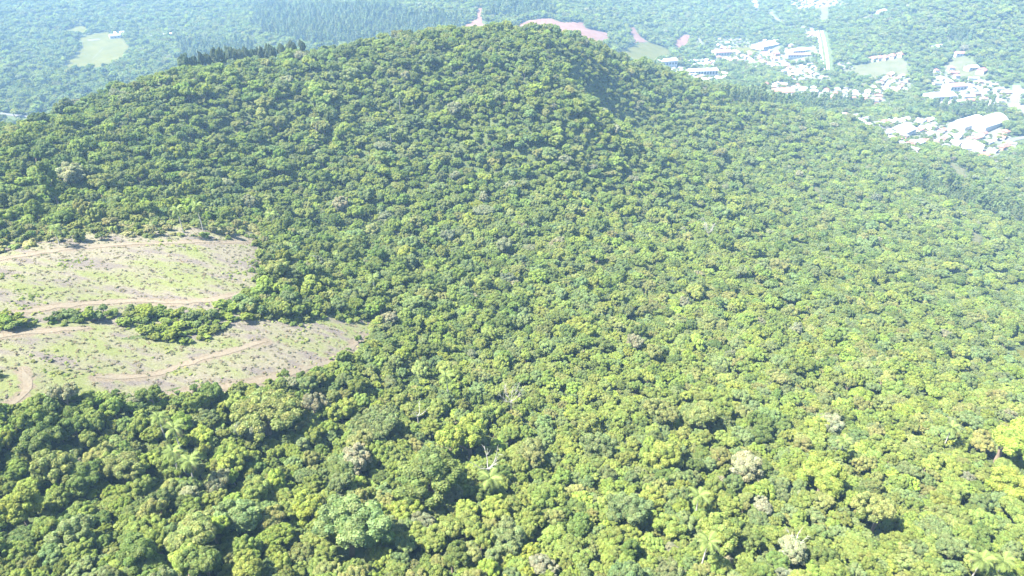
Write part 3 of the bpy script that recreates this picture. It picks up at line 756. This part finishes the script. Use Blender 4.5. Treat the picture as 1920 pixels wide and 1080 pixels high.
# ------------------------------------------------------------------ skyline eucalyptus row
def skyline(u_):
    dist = np.arange(330, 720, 4.0); best = None
    g = (u_ - 960) / FPX
    yy = dist; xx = g * (yy * math.cos(PITCH) + 0) ; 
    for _ in range(3):
        zz = height(xx, yy) - CAMZ; xx = g * (yy * math.cos(PITCH) - zz * math.sin(PITCH))
    zz = height(xx, yy); uu, vv, dd = project(np.c_[xx, yy, zz])
    k = int(np.argmin(vv)); return xx, yy, zz, vv, k
EU = np.linspace(342, 566, 34)
for n_, u_ in enumerate(EU):
    u_ = u_ + rng.uniform(-2, 2); xx, yy, zz, vv, k = skyline(u_)
    k = min(k + int(rng.integers(2, 7)), len(xx) - 1)
    top_v = np.interp(u_, [340, 360, 400, 450, 500, 560], [108, 100, 90, 82, 76, 74]) + rng.uniform(-2.5, 3.5)
    base = np.array([xx[k], yy[k], zz[k]]); d_ = np.linalg.norm(base - (0, 0, CAMZ))
    want = (vv[k] - top_v) * d_ / FPX / 0.98
    H_ = float(np.clip(want * 1.1, 13, 22)) * rng.uniform(0.85, 1.1); R_ = rng.uniform(2.4, 3.6); ek = 'round' if n_ % 3 else 'multi'; zs = H_ / ((5.3 if ek == 'column' else 2.7) * R_)
    plant_tree("eucalyptus_tree", ek, base[0], base[1], base[2] - 0.3, R_, zs, np.array((0.085, 0.105, 0.055)) * rng.uniform(0.85, 1.15),
               f"{ORD[n_] if n_ < 17 else ORD[33 - n_]} tree from the {'low end' if n_ < 17 else 'summit end'} of the dark skyline eucalyptus row", "tree", "eucalyptus row on the skyline")
for u_, hh, R_, kd, lb in ((112, 9, 4.2, 'round', "dark broad tree on the skyline at the low end of the hill"), (124, 8, 3.6, 'multi', "dark lumpy tree beside the broad skyline tree"),
                           (203, 10, 3.4, 'round', "dark domed tree beside the bare patch on the skyline"), (986, 8, 2.3, 'conifer', "small pointed tree standing up on the summit")):
    xx, yy, zz, vv, k = skyline(u_)
    plant_tree("skyline_tree", kd, xx[k], yy[k] - 2, zz[k] - 0.3, R_, hh / (2.5 * R_) if kd != 'conifer' else hh / (3.9 * R_), TINT['dark green'], lb, "tree", "single trees on the skyline")

# ------------------------------------------------------------------ palms
M_FROND = foliage_mat("palm_frond", True, 0.3)
M_PALMWOOD = plain_mat("palm_trunk_bark", (0.30, 0.27, 0.22), 0.9, 0.25)
def frond_mesh(seed):
    r = np.random.default_rng(seed); k = 9; s = np.linspace(0, 1, k)
    X = 2.9 * (s - 0.16 * s ** 3); Z = 1.25 * s - 2.1 * s ** 2.4
    V = []; Fc = []
    for i in range(k - 1):      # rachis
        w = 0.05 * (1 - s[i] * 0.8); b = len(V)
        V += [(X[i], -w, Z[i]), (X[i], w, Z[i]), (X[i+1], w * .8, Z[i+1]), (X[i+1], -w * .8, Z[i+1])]; Fc += [(b, b+1, b+2), (b, b+2, b+3)]
    for q in np.linspace(0.12, 1.0, 22):   # leaflets
        x0 = np.interp(q, s, X); z0 = np.interp(q, s, Z); L = 0.95 * math.sin(math.pi * (0.18 + 0.75 * q)) + 0.12
        for sd in (-1, 1):
            b = len(V); L2 = L * r.uniform(0.85, 1.15); dz = -0.42 * L2 * r.uniform(0.7, 1.3)
            V += [(x0 - 0.05, 0, z0), (x0 + 0.09, 0, z0), (x0 + 0.32 * L2 + 0.05, sd * L2 * 0.85, z0 + dz)]; Fc.append((b, b+1, b+2))
    V = np.array(V); var = np.ones((len(V), 4)); var[:, :3] *= r.uniform(0.85, 1.15, (len(V), 1))
    return mesh_from("frond", V, np.array(Fc), (M_FROND,), None, var)
FRONDS = [frond_mesh(900 + i) for i in range(4)]
def palm(u_, v_, height_m, label, size=1.0, tint=(0.13, 0.165, 0.045)):
    p = hit(u_, v_, height_m); x_, y_ = p[0], p[1]; z_ = float(height(x_, y_)) - 0.3
    root = link("palm_tree", None, None, (x_, y_, z_)); tag(root, label, "palm tree", "palms rising through the canopy")
    r = np.random.default_rng(int(u_ * 7 + v_)); bend = r.uniform(-0.5, 0.5, 2)
    s = np.linspace(0, 1, 7); path = np.c_[bend[0] * s ** 2, bend[1] * s ** 2, -0.5 + s * (height_m + 0.8)]
    tv_, tf_ = tube(path, np.linspace(0.2, 0.13, 7), 7)
    link("trunk", mesh_from("trunk", tv_, tf_, (M_PALMWOOD,), smooth=True), root)
    top = path[-1]
    for k in range(15):
        f = link("frond", FRONDS[k % 4], root, tuple(top)); tl = -0.55 if k < 5 else (0.0 if k < 10 else 0.55)
        f.rotation_euler = (0, tl + r.uniform(-0.15, 0.15), k * 2.399 + r.uniform(-0.2, 0.2)); f.scale = (size * r.uniform(0.88, 1.1),) * 3
        c = np.array(tint) * r.uniform(0.8, 1.2) if k < 13 else np.array((0.26, 0.20, 0.11)); f.color = (*c, 1)
PALMS = [(325,803,10,"uppermost palm of the cluster below the clearing",1.0),(322,850,10,"palm with pale hanging fronds in the middle of the cluster below the clearing",0.95),(350,866,10,"lowest palm of the cluster below the clearing",0.95),
 (296,782,9,"small palm just under the clearing edge above the palm cluster",0.85),(1312,928,10,"solitary palm with drooping fronds in the sunlit lower forest",1.0),(1325,1016,10,"palm below the solitary drooping palm in the sunlit forest",0.95),
 (1842,1046,9,"pale green star shaped palm of the pair near the lower corner",1.05),(1882,1052,9,"second palm of the pair, nearer the lower corner",0.95),(1786,800,10,"small palm on the bright slope above the pair of palms",0.95),
 (918,897,8.5,"yellow green palm crown at the foot of the bare white tree",1.15),(838,704,11,"palm in the forest just beyond the clearing's end",1.0),(590,224,13,"tall palm with a bare visible trunk on the dark upper hill",1.2),
 (748,176,13,"tall palm near the summit above dark trees",1.1),(731,240,12,"palm beside a pale crown on the upper hill",1.1),(332,392,11,"palm at the forest edge above the upper clearing",1.0),(369,386,11,"second palm at the forest edge above the upper clearing",1.0),
 (508,402,11,"palm above the inner corner of the upper clearing",1.0),(100,428,6.5,"palm in the weedy fringe above the upper clearing",1.0),(1585,828,9,"small palm in the canopy below the small pale tree",0.9),(700,520,10,"palm in the forest between clearing and dead trees",0.9)]
for a in PALMS: palm(*a)

# ------------------------------------------------------------------ dead and bare trees
def dead_tree(u_, v_, h_, limbs, label, size=1.0, seed=1, twigs=5, thick=0.2, mat=M_DEAD):
    p = hit(u_, v_, h_ * 0.7); x_, y_ = p[0], p[1]; z_ = float(height(x_, y_)) - 0.3
    root = link("dead_tree", None, None, (x_, y_, z_)); tag(root, label, "dead tree", "bare pale trees in the canopy")
    r = np.random.default_rng(seed)
    fork = h_ * 0.55
    tv_, tf_ = tube([(0, 0, -0.5), (0.1, 0, fork * 0.5), (0, 0.1, fork + 0.2)], [thick * 1.5, thick * 1.25, thick], 8)
    link("trunk", mesh_from("trunk", tv_, tf_, (mat,), smooth=True), root)
    for k in range(limbs):
        an = k * 6.283 / limbs + r.uniform(-0.3, 0.3); out = r.uniform(0.35, 0.75) * h_ * 0.55 * size; up = r.uniform(0.3, 0.6) * h_ * size
        s = np.linspace(0, 1, 6); path = np.c_[math.cos(an) * out * s ** 0.8, math.sin(an) * out * s ** 0.8, fork + up * s ** 1.25] + np.cumsum(r.normal(0, 0.12, (6, 3)), 0) * (s > 0)[:, None]
        Vs, Fs = tube(path, thick * np.linspace(0.72, 0.2, 6), 6); Vs = [Vs]; Fs = [Fs]; off = len(Vs[0])
        for t in range(twigs):
            q = path[int(r.integers(2, 6))]; dd = np.array([math.cos(an + r.uniform(-1.3, 1.3)), math.sin(an + r.uniform(-1.3, 1.3)), r.uniform(0.2, 1.3)]) * r.uniform(0.6, 1.7) * size
            a_, b_ = tube([q, q + dd * 0.5 + r.normal(0, 0.1, 3), q + dd], [thick * 0.34, thick * 0.25, thick * 0.1], 5); Vs.append(a_); Fs.append(b_ + off); off += len(a_)
        link("limb", mesh_from("limb", np.concatenate(Vs), np.concatenate(Fs), (mat,), smooth=True), root)
M_GREYWOOD = plain_mat("grey_twigs", (0.20, 0.185, 0.16), 0.9, 0.2)
dead_tree(915, 868, 12, 6, "bare white dead tree with upswept limbs above a palm", 0.95, 3, 4, 0.14)
dead_tree(958, 745, 10, 9, "grey leafless tree with dense twigs uphill of the bare white tree", 0.9, 5, 16, 0.10, M_GREYWOOD)
dead_tree(782, 772, 9, 4, "small broken white snag beside a dark spreading crown", 0.7, 8, 4, 0.15)
dead_tree(1330, 432, 11, 8, "lone pale grey leafless tree on the middle of the hill slope", 1.0, 9, 14, 0.2, M_GREYWOOD)
dead_tree(1496, 1012, 9, 5, "thin pale snag among the sunlit trees near the bottom border", 0.7, 11, 6, 0.12)
dead_tree(742, 66, 9, 3, "thin white snag sticking out on the summit skyline", 0.6, 13, 2, 0.14)

# ------------------------------------------------------------------ low growth on the clearing
x, y = jitter_grid(CLEAR[:, 0].min(), CLEAR[:, 0].max(), CLEAR[:, 1].min(), CLEAR[:, 1].max(), 1.05)
k = in_poly(x, y, CLEAR) & ~np.any([in_poly(x, y, g) for g in SCRUB], axis=0)
dt = np.full(len(x), 1e9)
for line, w in TRACKS.values(): dt = np.minimum(dt, poly_dist(x, y, line[::2]) / w)
k &= dt > 0.55
x, y, dt = x[k], y[k], dt[k]
slash_n = vnoise(x / 7, y / 5, 60) + 0.6 * vnoise(x / 2.6, y / 2.2, 61); weed_n = vnoise(x / 11, y / 7, 62) + 0.6 * vnoise(x / 3, y / 3, 63)
fringe = np.clip(1 - np.array(poly_dist(x, y, resample(np.r_[CLEAR, CLEAR[:1]], 2.0))) / 7, 0, 1)
rr = rng.random(len(x))
brush = (slash_n > 0.55) & (rr < 0.35); weeds = ~brush & (((weed_n > 0.6) & (rr < 0.6)) | (rr < fringe * 0.6)); straw = ~brush & ~weeds & (rr < 0.3)
def low(name, label, q, tints, rmin, rmax, kinds):
    n_ = int(q.sum()); c = np.array(tints)[rng.integers(0, len(tints), n_)]
    mass(name, label, x[q], y[q], height(x[q], y[q]) + 0.1, rng.uniform(rmin, rmax, n_), rng.uniform(0.35, 0.7, n_) if rmax < 1 else rng.uniform(0.6, 1.2, n_), c, rng.choice(kinds, n_), 0.12)
low("dry_brush", "grey purple dead brush strewn over the clearing", brush, [(0.154, 0.134, 0.122), (0.173, 0.152, 0.135), (0.141, 0.122, 0.112)], 0.3, 0.75, ['tuft'])
low("weeds", "bright green weeds and saplings on the clearing", weeds, [(0.168, 0.191, 0.056), (0.141, 0.168, 0.052), (0.187, 0.201, 0.075)], 0.3, 0.8, ['tuft', 'tuft', 'tuft', 'shrub'])
low("dry_grass", "straw coloured dry grass on the clearing", straw, [(0.178, 0.154, 0.105), (0.196, 0.173, 0.122), (0.154, 0.145, 0.089)], 0.35, 0.8, ['tuft'])

# bushes along the foot of the forest edge above the clearing
g = ground_poly([(-60,446),(100,424),(250,410),(440,416),(505,428),(512,500),(504,548),(488,548),(490,500),(484,448),(420,448),(300,446),(180,452),(100,460),(-60,488)])
x, y = jitter_grid(g[:, 0].min(), g[:, 0].max(), g[:, 1].min(), g[:, 1].max(), 1.7)
k = in_poly(x, y, g) & (rng.random(len(x)) < 1.0 - 0.75 * np.clip(poly_dist(x, y, fringe_line) / 14, 0, 1)); x, y = x[k], y[k]
low("edge_bushes", "light green bushes fringing the upper clearing", np.ones(len(x), bool), [(0.15, 0.175, 0.05), (0.12, 0.15, 0.045), (0.175, 0.175, 0.075)], 0.7, 2.1, ['shrub', 'shrub', 'round'])
g = ground_poly([(-60,790),(60,760),(160,744),(300,748),(475,734),(565,706),(665,674),(712,640),(722,660),(660,705),(560,738),(470,765),(300,780),(160,776),(60,795),(-60,822)])
x, y = jitter_grid(g[:, 0].min(), g[:, 0].max(), g[:, 1].min(), g[:, 1].max(), 1.7)
k = in_poly(x, y, g) & (rng.random(len(x)) < 0.75); x, y = x[k], y[k]
low("edge_bushes", "leafy bushes along the lower edge of the clearing", np.ones(len(x), bool), [(0.13, 0.165, 0.045), (0.15, 0.185, 0.045), (0.085, 0.12, 0.035)], 0.7, 1.9, ['shrub', 'shrub', 'round'])

# ragged bushes just inside the rest of the clearing's outline
ring = resample(np.r_[CLEAR, CLEAR[:1]], 2.0)
x, y = jitter_grid(CLEAR[:, 0].min(), CLEAR[:, 0].max(), CLEAR[:, 1].min(), CLEAR[:, 1].max(), 1.6)
k = in_poly(x, y, CLEAR); x, y = x[k], y[k]
k = rng.random(len(x)) < 0.85 * np.clip(1.1 - poly_dist(x, y, ring) / (4.5 + 2.5 * vnoise(x / 8, y / 8, 71)), 0, 1); x, y = x[k], y[k]
low("edge_bushes", "ragged green bushes and saplings all round the clearing's rim", np.ones(len(x), bool), [(0.14, 0.172, 0.046), (0.155, 0.185, 0.05), (0.10, 0.135, 0.038)], 0.5, 1.5, ['shrub', 'shrub', 'round'])

# ------------------------------------------------------------------ houses of the valley settlements
M_WALLS = [plain_mat("white_wall", (0.326, 0.317, 0.295), 0.8, 0.1, 0.6), plain_mat("cream_wall", (0.286, 0.245, 0.184), 0.8, 0.1, 0.6), plain_mat("brick_wall", (0.265, 0.154, 0.102), 0.85, 0.15, 1.0)]
M_ROOFS = [plain_mat("white_sheet_roof", (0.306, 0.306, 0.301), 0.6, 0.12, 0.5), plain_mat("grey_cement_roof", (0.118, 0.115, 0.112), 0.8, 0.2, 0.6), plain_mat("clay_tile_roof", (0.174, 0.082, 0.056), 0.85, 0.2, 0.8)]
ROOF_WORD = ["white roofed", "grey roofed", "red roofed"]
M_DARKOPEN = plain_mat("dark_opening", (0.06, 0.065, 0.07), 0.4, 0.2)
def house_meshes(L, W, h, rise, hip):
    a, b = L / 2, W / 2
    wv = [(-a,-b,-2),(a,-b,-2),(a,b,-2),(-a,b,-2),(-a,-b,h),(a,-b,h),(a,b,h),(-a,b,h)]; wf = [(0,1,5,4),(1,2,6,5),(2,3,7,6),(3,0,4,7)]
    if not hip:
        wv += [(-a,0,h+rise),(a,0,h+rise)]; wf += [(5,6,9),(7,4,8)]
    e = 0.6; A, B = a + e, b + e; rz = h - rise * e / b + 0.04; t = 0.18; ra = A if not hip else A - B * 0.9
    rv = [(-A,-B,rz),(A,-B,rz),(A,B,rz),(-A,B,rz),(-ra,0,h+rise+0.06),(ra,0,h+rise+0.06)]
    rv += [(p[0], p[1], p[2] + t) for p in rv]
    rf = [(6,7,11,10),(8,9,10,11),(0,4,5,1),(2,5,4,3),(0,1,7,6),(2,3,9,8)]
    rf += [(7,8,11),(9,6,10),(1,5,2),(3,4,0),(1,2,8,7),(3,0,6,9)] if hip else [(1,5,11,7),(5,2,8,11),(3,4,10,9),(4,0,6,10)]
    ov = []; of = []      # windows and door, set 4 cm proud of the walls
    def rect(x0, x1, z0, z1, side):
        k = len(ov)
        if side in (-1, 1): q = [(x0, side * (b + .04), z0), (x1, side * (b + .04), z0), (x1, side * (b + .04), z1), (x0, side * (b + .04), z1)]
        else: q = [(side / 2 * (a + .04), x0, z0), (side / 2 * (a + .04), x1, z0), (side / 2 * (a + .04), x1, z1), (side / 2 * (a + .04), x0, z1)]
        ov.extend(q); of.append((k, k+1, k+2, k+3))
    for sd in (-1, 1):
        for c in (-a * 0.6, a * 0.55): rect(c - 0.8, c + 0.8, 1.0, 2.3, sd)
        rect(-0.5, 0.5, 0.0, 2.1, sd); rect(-0.7, 0.7, 1.0, 2.3, sd * 2)
    return wv, wf, rv, rf, ov, of
HOUSE = []
for L, W, h, rise, hip in ((12, 8.5, 3.0, 2.0, False), (10, 8, 3.0, 2.2, True), (14, 9, 3.2, 1.7, False), (9, 7.5, 5.6, 1.9, True), (16, 8, 3.2, 1.5, False)):
    wv, wf, rv, rf, ov, of = house_meshes(L, W, h, rise, hip)
    HOUSE.append(([mesh_from("wall", wv, wf, (mt,)) for mt in M_WALLS], [mesh_from("roof", rv, rf, (mt,)) for mt in M_ROOFS], mesh_from("window", ov, of, (M_DARKOPEN,))))
def put_house(x_, y_, rz, var, wi, ri, label, group, name="house", s=1.0):
    w, r_, win = HOUSE[var]
    root = link(name, None, None, (x_, y_, float(height(x_, y_)) + 0.5)); root.rotation_euler = (0, 0, rz); root.scale = (s,) * 3
    wl = link("wall", w[wi], root); link("roof", r_[ri], root)
    if var == 3 or s > 1.2: link("window", win, wl)
    tag(root, label, "house", group)
YARD_NAME = ["playing field quarter", "field lane terrace", "shoulder foot quarter", "lower avenue quarter", "long strip village", "warehouse village",
 "straw slope village", "farthest hamlet", "farthest roadside hamlet", "yellow meadow quarter", "avenue top hamlet", "avenue side hamlet",
 "upper field row", "picture border village", "meadow end row"]
BIG = [  # pixel, length, width, height, turn, kind, label
 (1812,236,50,22,5,0.55,'barrel',0,"arched white warehouse nearest the hill in the warehouse village"),(1848,236,56,27,6,0.55,'barrel',0,"largest arched white warehouse at the far end of its village"),
 (1820,284,36,22,5,0.95,'gable',0,"big white shed at the lowest tip of the warehouse village"),(1316,138,50,16,6,0.1,'gable',0,"long white hall with dark open front under the wooded shoulder"),
 (1438,88,60,30,6,0.6,'gable',0,"large white hall beside the playing field"),(1500,107,52,12,5,0.05,'gable',2,"long red roofed building in the playing field quarter"),
 (1463,176,34,26,5,0.2,'gable',2,"broad red roofed building at the hill end of the strip village"),(1249,123,34,16,9,0.3,'gable',0,"tall white gabled building against the wooded shoulder"),
 (1352,103,34,22,7,0.2,'gable',2,"yellow walled hall with red roof at the settlement's hill end"),(1788,168,28,18,7,0.2,'gable',2,"large red roofed house in the middle of the hillside village"),
 (1500,98,44,16,5,0.3,'gable',0,"long white roofed shed above the long red roofed building"),(1760,185,40,22,6,0.2,'gable',0,"white flat shed at the lower corner of the hillside village"),
 (1690,250,36,20,5,0.7,'gable',0,"long pale shed in the middle of the warehouse village")]
big_xy = []
def big_building(u_, v_, L, W, h, rz, kind, ri, label):
    p = hit(u_, v_); x_, y_ = p[0], p[1]; big_xy.append((x_, y_, max(L, W) * 0.55))
    root = link("warehouse" if kind == 'barrel' else "large_building", None, None, (x_, y_, float(height(x_, y_)) + 0.5)); root.rotation_euler = (0, 0, rz)
    tag(root, label, "building", "large buildings of the settlements")
    a, b = L / 2, W / 2
    if kind == 'barrel':
        k = 12; an = np.linspace(0, math.pi, k); prof = [(-b - .5 + (2 * b + 1) * i / (k - 1), h + 0.25 * W * math.sin(q)) for i, q in enumerate(an)]
        wv = []; wf = []
        for sx in (-a, a):
            base = len(wv); wv += [(sx, -b, -3), (sx, b, -3)] + [(sx, y0 * b / (b + .5), z0 - 0.15) for y0, z0 in prof[::-1]]; wf.append(tuple(range(base, len(wv))) if sx > 0 else tuple(range(base, len(wv)))[::-1])
        base = len(wv)
        for sy in (-b, b): wv += [(-a, sy, -3), (a, sy, -3), (a, sy, h), (-a, sy, h)]
        wf += [(base, base+1, base+2, base+3), (base+5, base+4, base+7, base+6)]
        wl = link("wall", mesh_from("wall", wv, wf, (M_WALLS[0],)), root)
        n_p = 6
        for i in range(n_p):     # roof in six sheet panels with a small step between them
            x0, x1 = -a - .5 + (2 * a + 1) * i / n_p, -a - .5 + (2 * a + 1) * (i + 1) / n_p - 0.25; dz = 0.12 * (i % 2)
            rv = [(xx_, y0, z0 + dz + t_) for t_ in (0, 0.2) for xx_ in (x0, x1) for y0, z0 in prof]; rf = []
            for j in range(k - 1): rf += [(2*k+j, 3*k+j, 3*k+j+1, 2*k+j+1), (j, j+1, k+j+1, k+j)]
            link("roof_panel", mesh_from("roof_panel", rv, rf, (M_ROOFS[0],)), root)
        dv = [(a + .06, -b * .4, 0), (a + .06, b * .4, 0), (a + .06, b * .4, h * .85), (a + .06, -b * .4, h * .85)]
        link("door", mesh_from("door", dv, [(0, 1, 2, 3)], (M_DARKOPEN,)), wl)
    else:
        wv, wf, rv, rf, ov, of = house_meshes(L, W, h, W * 0.16, False)
        wl = link("wall", mesh_from("wall", wv, wf, (M_WALLS[1 if 'yellow' in label else 0],)), root); link("roof", mesh_from("roof", rv, rf, (M_ROOFS[ri],)), root)
        n_w = int(L / 5)
        for sd in (-1, 1):
            for i in range(n_w):
                c = -a + (i + 0.5) * L / n_w; yy_ = sd * (b + .05); z1 = h * (0.85 if 'open front' in label else 0.7); z0 = 0.2 if 'open front' in label else h * 0.3
                link("window", mesh_from("window", [(c - 1.5, yy_, z0), (c + 1.5, yy_, z0), (c + 1.5, yy_, z1), (c - 1.5, yy_, z1)], [(0, 1, 2, 3)], (M_DARKOPEN,)), wl)
for a in BIG: big_building(*a)
house_xy = []
for yi, g in enumerate(YARD_W):
    c0 = g.mean(0); ev = np.linalg.eigh(np.cov((g - c0).T))[1][:, 1]; ev = ev * np.sign(ev[0]); nv = np.array([-ev[1], ev[0]])
    ang = math.atan2(ev[1], ev[0]); loc = (g - c0) @ np.stack([ev, nv], 1)
    rowgap = 19.0 if yi in (0, 5, 4) else 17.0; rown = 0
    for tt in np.arange(loc[:, 1].min() - 8, loc[:, 1].max() - 2, rowgap):
        cnt = 0
        for ss in np.arange(loc[:, 0].min() + 6, loc[:, 0].max() - 3, 15.5):
            q = c0 + ev * (ss + rng.uniform(-3, 3)) + nv * (tt + rng.uniform(-3, 3))
            if not any(in_poly(np.array([q[0]]), np.array([q[1] + f_]), g)[0] for f_ in (0, 9, 16)) or rng.random() < 0.1: continue
            if any(math.hypot(q[0] - b[0], q[1] - b[1]) < b[2] + 6 for b in big_xy) or road_block(np.array([q[0]]), np.array([q[1]]), 5)[0]: continue
            if in_poly(np.array([q[0]]), np.array([q[1]]), EXCL[4][0])[0] or len(house_xy) >= 296: continue
            if cnt == 0: rown += 1
            cnt += 1; ri = int(rng.choice([0, 0, 1, 1, 2])); wi = int(rng.choice([0, 0, 1, 2]))
            lab = f"{ROOF_WORD[ri]} house, {ORD[min(cnt - 1, 19)]} from the hill in {ORD[min(rown - 1, 19)]} row of {YARD_NAME[yi]}"
            put_house(q[0], q[1], ang + rng.choice([0, math.pi / 2]) + rng.normal(0, 0.08), int(rng.choice([0, 0, 1, 2, 3, 4])), wi, ri, lab, "houses of the valley settlements", "house", float(rng.uniform(0.72, 0.98)))
            house_xy.append((q[0], q[1]))
for k, (u_, v_) in enumerate([(1637,113),(1648,112),(1657,111),(1672,108),(1689,105)]):
    p = hit(u_, v_); put_house(p[0], p[1], 0.5 + rng.normal(0, 0.2), 1, 0, 2, f"{ORD[k]} red roofed cottage from the avenue along the top of the yellow meadow", "red cottages above the meadow", "cottage", 1.3); house_xy.append((p[0], p[1]))
for u_, v_, ri, lb in ((226,66,0,"white roofed farmhouse at the far corner of the sports field"),(216,71,1,"grey roofed shed beside the sports field farmhouse"),(289,73,0,"white roofed farm building right of the sports field woods".replace("right of", "beyond")),
                       (318,69,0,"long white shed beside the distant farm building"),(330,69,2,"red roofed shed at the end of the distant farm row"),(1757,91,0,"white roofed farmhouse above the straw coloured slope"),(1798,104,2,"red roofed house on the straw coloured slope"),
                       (1820,130,0,"white house at the foot of the straw coloured slope"),(1840,136,2,"red roofed house below the straw coloured slope"),(1835,296,2,"pink red roofed house at the tip of the warehouse village"),(1652,24,0,"white roofed house on the far power line cut")):
    p = hit(u_, v_); put_house(p[0], p[1], rng.uniform(0, 1), 2, 0, ri, lb, "scattered farmhouses", "farmhouse", 1.25); house_xy.append((p[0], p[1]))
# garden trees between the houses
hx = np.array(house_xy); gx = []; gy = []
for g in YARD_W:
    a, b = jitter_grid(g[:, 0].min(), g[:, 0].max(), g[:, 1].min() - 28, g[:, 1].max(), 6.0)
    k = np.any([in_poly(a, b + q, g) for q in FRONT], axis=0) & (rng.random(len(a)) < 0.65); gx.append(a[k]); gy.append(b[k])
gx = np.concatenate(gx); gy = np.concatenate(gy)
k = np.array([np.hypot(hx[:, 0] - a, hx[:, 1] - b).min() > 7.0 and all(math.hypot(q[0] - a, q[1] - b) > q[2] + 4 for q in big_xy) for a, b in zip(gx, gy)]) & ~road_block(gx, gy, 3)
gx, gy = gx[k], gy[k]; n_ = len(gx)
mass("garden_trees", "small green trees and bushes between the valley houses", gx, gy, height(gx, gy) - 0.2, rng.uniform(1.6, 3.6, n_), rng.uniform(0.75, 1.05, n_), TARR[rng.choice([0, 1, 2, 2, 4], n_)], rng.choice(['round', 'multi'], n_), 0.05)


# ------------------------------------------------------------------ haze: one closed box of thin air round everything
hz0, hz1 = float(HH.min()) - 1.0, float(max(HH.max() + 40, CAMZ + 25))
bx0, bx1, by0, by1 = GX[0] - 50, GX[-1] + 50, GY[0] - 50, GY[-1] + 50
V = [(a, b, c) for a in (bx0, bx1) for b in (by0, by1) for c in (hz0, hz1)]
Fh = [(0, 1, 3, 2), (4, 6, 7, 5), (0, 4, 5, 1), (2, 3, 7, 6), (0, 2, 6, 4), (1, 5, 7, 3)]
m, nt = new_mat("haze_air")
pv = nd(nt, "ShaderNodeVolumePrincipled"); pv.inputs["Color"].default_value = (0.40, 0.67, 1.0, 1)
pv.inputs["Density"].default_value = HAZE_DENSITY; pv.inputs["Anisotropy"].default_value = 0.1
o = nd(nt, "ShaderNodeOutputMaterial"); nt.links.new(pv.outputs[0], o.inputs["Volume"])
tag(link("haze", mesh_from("haze", V, Fh, (m,))), "thin pale blue haze over the distant valley", None, None, "stuff")
